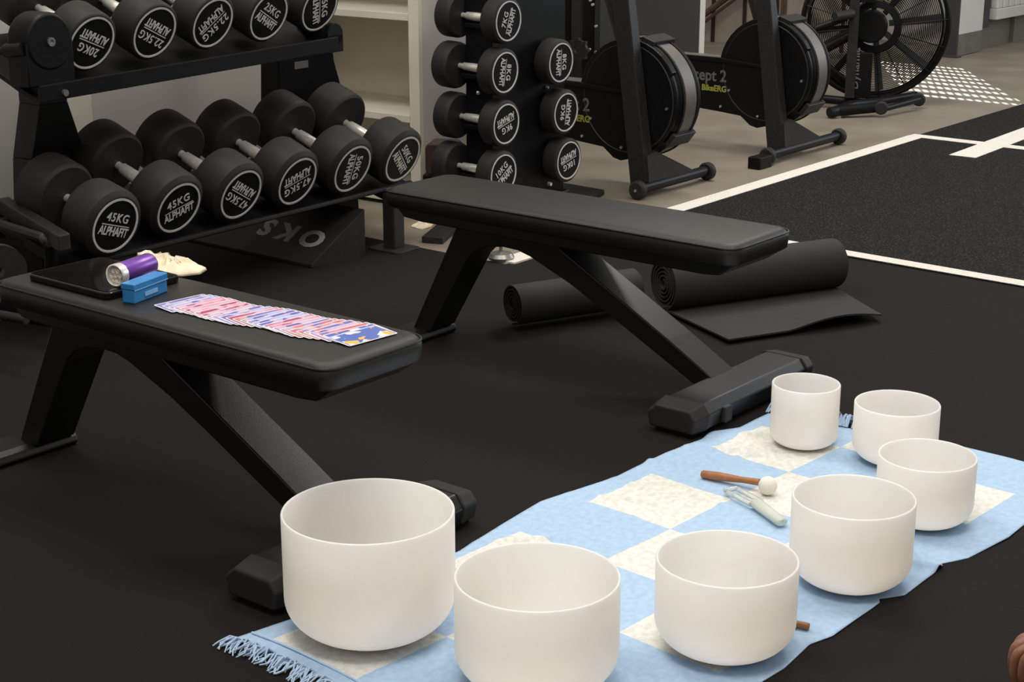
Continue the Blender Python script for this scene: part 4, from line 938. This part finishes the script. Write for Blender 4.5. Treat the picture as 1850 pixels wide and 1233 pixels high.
# ---------------------------------------------------------------- spread cards
CARD = {}
def card_mat(i, kind):
    if kind in CARD: return CARD[kind]
    m = bpy.data.materials.new('card_'+kind); m.use_nodes = True; nt = m.node_tree; N = nt.nodes; L_ = nt.links; bs = N['Principled BSDF']; bs.inputs['Roughness'].default_value = 0.35
    tc = N.new('ShaderNodeTexCoord'); sp = N.new('ShaderNodeSeparateXYZ'); L_.new(tc.outputs['Object'], sp.inputs[0])
    def mm(op, a, b=None):
        n = N.new('ShaderNodeMath'); n.operation = op
        for k, v in enumerate((a, b)):
            if v is None: continue
            if isinstance(v, (int, float)): n.inputs[k].default_value = v
            else: L_.new(v, n.inputs[k])
        return n.outputs[0]
    ax_, ay_ = mm('ABSOLUTE', sp.outputs[0]), mm('ABSOLUTE', sp.outputs[1])
    inside = mm('MULTIPLY', mm('LESS_THAN', ax_, 0.0300), mm('LESS_THAN', ay_, 0.0565))
    inner = mm('MULTIPLY', mm('LESS_THAN', ax_, 0.0285), mm('LESS_THAN', ay_, 0.0530))
    cols = {'blue': ((0.13, 0.12, 0.42), (0.45, 0.45, 0.72)), 'red': ((0.42, 0.05, 0.14), (0.70, 0.30, 0.42)), 'violet': ((0.20, 0.10, 0.40), (0.6, 0.40, 0.60)), 'picture': ((0.08, 0.14, 0.45), (0.85, 0.45, 0.08)), 'coral': ((0.60, 0.14, 0.12), (0.14, 0.16, 0.48))}[kind]
    vo = N.new('ShaderNodeTexVoronoi'); vo.inputs['Scale'].default_value = 48 if kind != 'picture' else 55; oi = N.new('ShaderNodeObjectInfo'); av = N.new('ShaderNodeVectorMath'); av.operation = 'ADD'; sc_ = N.new('ShaderNodeVectorMath'); sc_.operation = 'SCALE'; sc_.inputs[3].default_value = 7.0
    cx_ = N.new('ShaderNodeCombineXYZ'); L_.new(oi.outputs['Random'], cx_.inputs[1]); L_.new(oi.outputs['Random'], cx_.inputs[0]); L_.new(cx_.outputs[0], sc_.inputs[0]); L_.new(sc_.outputs[0], av.inputs[0]); L_.new(tc.outputs['Object'], av.inputs[1]); L_.new(av.outputs[0], vo.inputs['Vector'])
    rp = N.new('ShaderNodeValToRGB'); rp.color_ramp.interpolation = 'CONSTANT' if kind == 'picture' else 'LINEAR'
    e = rp.color_ramp.elements; e[0].position = 0.2; e[0].color = (*cols[0], 1); e[1].position = 0.75; e[1].color = (*cols[1], 1)
    x = e.new(0.5); x.color = (0.62, 0.50, 0.60, 1) if kind != 'picture' else (0.8, 0.72, 0.72, 1)
    sv = N.new('ShaderNodeSeparateColor'); L_.new(vo.outputs['Color'], sv.inputs[0]); L_.new(sv.outputs[0], rp.inputs['Fac'])
    m1 = N.new('ShaderNodeMix'); m1.data_type = 'RGBA'; L_.new(inside, m1.inputs[0]); m1.inputs[6].default_value = (0.82, 0.79, 0.86, 1); m1.inputs[7].default_value = (*[c_*0.8+0.1 for c_ in cols[0]], 1)
    m2 = N.new('ShaderNodeMix'); m2.data_type = 'RGBA'; L_.new(inner, m2.inputs[0]); L_.new(m1.outputs[2], m2.inputs[6]); L_.new(rp.outputs[0], m2.inputs[7])
    L_.new(m2.outputs[2], bs.inputs['Base Color']); CARD[kind] = m; return m
random.seed(11)
NC = 29
cs = at(340, 551, PT); ce = at(655, 610, PT)       # centres of the first and last card
kinds = ['blue']*3+['violet']+['red']*8+['violet']+['blue']*3+['red', 'coral']+['blue']*6+['red']*3+['violet', 'coral']+['blue']+['coral']*4+['violet', 'coral', 'picture', 'picture', 'coral', 'picture']
base_mesh = {}
def ordw(n):
    o = ['', 'first', 'second', 'third', 'fourth', 'fifth', 'sixth', 'seventh', 'eighth', 'ninth', 'tenth', 'eleventh', 'twelfth', 'thirteenth', 'fourteenth', 'fifteenth', 'sixteenth', 'seventeenth', 'eighteenth', 'nineteenth']
    return o[n]
hue = {'blue': 'blue and white', 'red': 'crimson', 'violet': 'violet', 'coral': 'coral red', 'picture': 'colourful'}
def card_label(k, kd):
    if k == 0: return 'card at the very left end of the card spread, blue and white strip showing'
    if k == NC-1: return 'top card at the right end of the spread, its whole colourful picture showing'
    if k < 19: return '%s card from the left in the spread, %s strip showing' % (ordw(k+1), hue[kd])
    return '%s card from the right in the spread, %s strip showing' % (ordw(NC-k), hue[kd])
for k in range(NC):
    f = k/(NC-1); p = cs.lerp(ce, f); kd = kinds[min(int(k*len(kinds)/NC), len(kinds)-1)] if k < NC-1 else 'picture'
    wob = 0.006*math.sin(k*0.55)+random.uniform(-0.002, 0.002)
    if kd not in base_mesh:
        mbx = MB().prism(rrect(-0.0325, 0.0325, -0.059, 0.059, 0.004, 3), 'z', -0.00018, 0.00018)
        me = bpy.data.meshes.new('card'); bmesh.ops.recalc_face_normals(mbx.b, faces=mbx.b.faces); mbx.b.to_mesh(me); mbx.b.free(); me.materials.append(card_mat(k, kd)); base_mesh[kd] = me
    o = bpy.data.objects.new('playing_card', base_mesh[kd]); COL.objects.link(o)
    z = PT+0.0016
    o.location = (p.x+V.x*wob, p.y+V.y*wob, z+0.002); o.rotation_euler = (0, rad(2.2), -rad(AZ)+rad(-6+3*math.sin(k*0.9)+random.uniform(-1.5, 1.5)))
    lab = card_label(k, kd)
    tag(o, lab, 'card', 'cards spread on the near bench')

# ================================================================ person at the right edge
def skin_obj(name, verts, edges, radii, m, parent=None, root=0, sub=2):
    me = bpy.data.meshes.new(name); me.from_pydata([tuple(v) for v in verts], edges, [])
    o = bpy.data.objects.new(name, me); COL.objects.link(o); me.materials.append(m)
    if parent: o.parent = parent
    s = o.modifiers.new('skin', 'SKIN'); s.use_smooth_shade = True
    for i_, r in enumerate(radii):
        v = me.skin_vertices[0].data[i_]; v.radius = r if isinstance(r, tuple) else (r, r); v.use_root = (i_ == root)
    ss = o.modifiers.new('sub', 'SUBSURF'); ss.levels = sub; ss.render_levels = sub
    return o
exec('''
hc = at(1864, 1168, 0.16)
wr_ = hc+Vector((0.045, 0.010, 0.055))
px = hc.x+0.34; py = hc.y-0.05
pr_ = empty('person', (px, py, H1), 0); tag(pr_, 'person in dark clothes sitting beyond the right edge, only a brown hand reaching in', 'person')
o_ = Vector((px, py, H1))
BV = [(0,0,.11),(0,0,.22),(0,0.01,.36),(0,0.01,.50),(0,0.0,.585),(0,-0.005,.63),(0,-0.015,.70),(0,-0.02,.775),(0,-0.015,.83),
      (-.16,0.0,.53)]
BV = [Vector(v) for v in BV]
elb = Vector((-0.235, 0.03, 0.30)); wrl = wr_-o_; hcl = hc-o_
BV += [elb, wrl.lerp(elb, 0.5), wrl]          # 10,11,12
BV += [Vector((.16,0,.53)), Vector((.23,.02,.30)), Vector((.16,.17,.18))]   # 13,14,15
BV += [Vector((-.10,0,.10)), Vector((-.20,.28,.11)), Vector((.03,.38,.06)), Vector((.09,.40,.045))]  # 16-19
BV += [Vector((.10,0,.10)), Vector((.26,.26,.11)), Vector((.06,.27,.06)), Vector((-.02,.27,.045))]    # 20-23
ED = [(0,1),(1,2),(2,3),(3,4),(4,5),(5,6),(6,7),(7,8),(3,9),(9,10),(10,11),(11,12),(3,13),(13,14),(14,15),(0,16),(16,17),(17,18),(18,19),(0,20),(20,21),(21,22),(22,23)]
RA = [(.14,.10),(.12,.09),(.135,.09),(.12,.08),(.055,.05),(.05,.05),(.066,.082),(.075,.092),(.055,.065),.062,.040,.036,.026,.062,.040,.028,.09,.062,.045,.035,.09,.062,.045,.035]
skin_obj('body', BV, ED, RA, M['garment'], pr_)
# head skin, hair, face
hd = Vector((0,-.02,.715))
pr2 = [(0.078*math.sin(rad(a))*(0.92 if a < 90 else 1), -0.112*math.cos(rad(a))) for a in range(0,181,12)]; pr2[0]=(0,-.112); pr2[-1]=(0,.112)
hh = MB().lathe(pr2, c=tuple(hd), seg=28).build('head', M['skin'], pr_, smooth=True, angle=180)
hp = [(0.084*math.sin(rad(a)), -0.118*math.cos(rad(a))) for a in range(84,181,12)]; hp[-1]=(0,.118)
MB().lathe(hp, c=(hd.x, hd.y-0.012, hd.z), seg=28).build('hair', M['hair'], pr_, smooth=True, angle=180)
MB().lathe([(0,0),(.014,.004),(.006,.034),(0,.04)], c=(hd.x-0.076, hd.y+.0, hd.z-.03), seg=12).build('nose', M['skin'], hh, smooth=True)
for s in (-1,1):
    MB().lathe([(0,-.009),(.009,0),(0,.009)], c=(hd.x-0.070, hd.y+s*.028, hd.z+.005), seg=10).build('eye', M['garment'], hh, smooth=True)
    MB().tube([(hd.x, hd.y+s*.078, hd.z-.02),(hd.x+.005, hd.y+s*.083, hd.z+.02)], [.012,.016], 8).build('ear', M['skin'], hh, smooth=True)
MB().tube([(hd.x-.071, hd.y-.02, hd.z-.05),(hd.x-.075, hd.y, hd.z-.052),(hd.x-.071, hd.y+.02, hd.z-.05)], .005, 6).build('mouth', M['red_brown'], hh, smooth=True)
# hand
hand_v = [wrl+Vector((.01,0,.012)), wrl, wrl.lerp(hcl,.5), hcl+Vector((.012,.004,.004))]
skin_obj('hand', hand_v, [(0,1),(1,2),(2,3)], [(.024,.020),(.026,.020),(.036,.020),(.034,.019)], M['skin'], pr_)
K = hcl
fing = []
for j,(dx,dy,l_) in enumerate(((-.010,-.030,.9),(-.014,-.010,1.0),(-.012,.010,.95),(-.004,.028,.78))):
    b0_ = K+Vector((dx+.012,dy,.004)); k1_ = b0_+Vector((-.022*l_,0,-.012*l_)); k2_ = k1_+Vector((-.002,0,-.030*l_)); k3_ = k2_+Vector((.006,0,-.022*l_))
    skin_obj('finger', [b0_,k1_,k2_,k3_], [(0,1),(1,2),(2,3)], [.0105,.0100,.0085,.007], M['skin'], pr_)
tb0 = wrl.lerp(hcl,.55)+Vector((0,-.026,0)); skin_obj('thumb', [tb0, tb0+Vector((-.012,-.020,-.020)), tb0+Vector((-.022,-.022,-.044)), tb0+Vector((-.026,-.016,-.062))], [(0,1),(1,2),(2,3)], [.0125,.011,.0095,.008], M['skin'], pr_)
''')
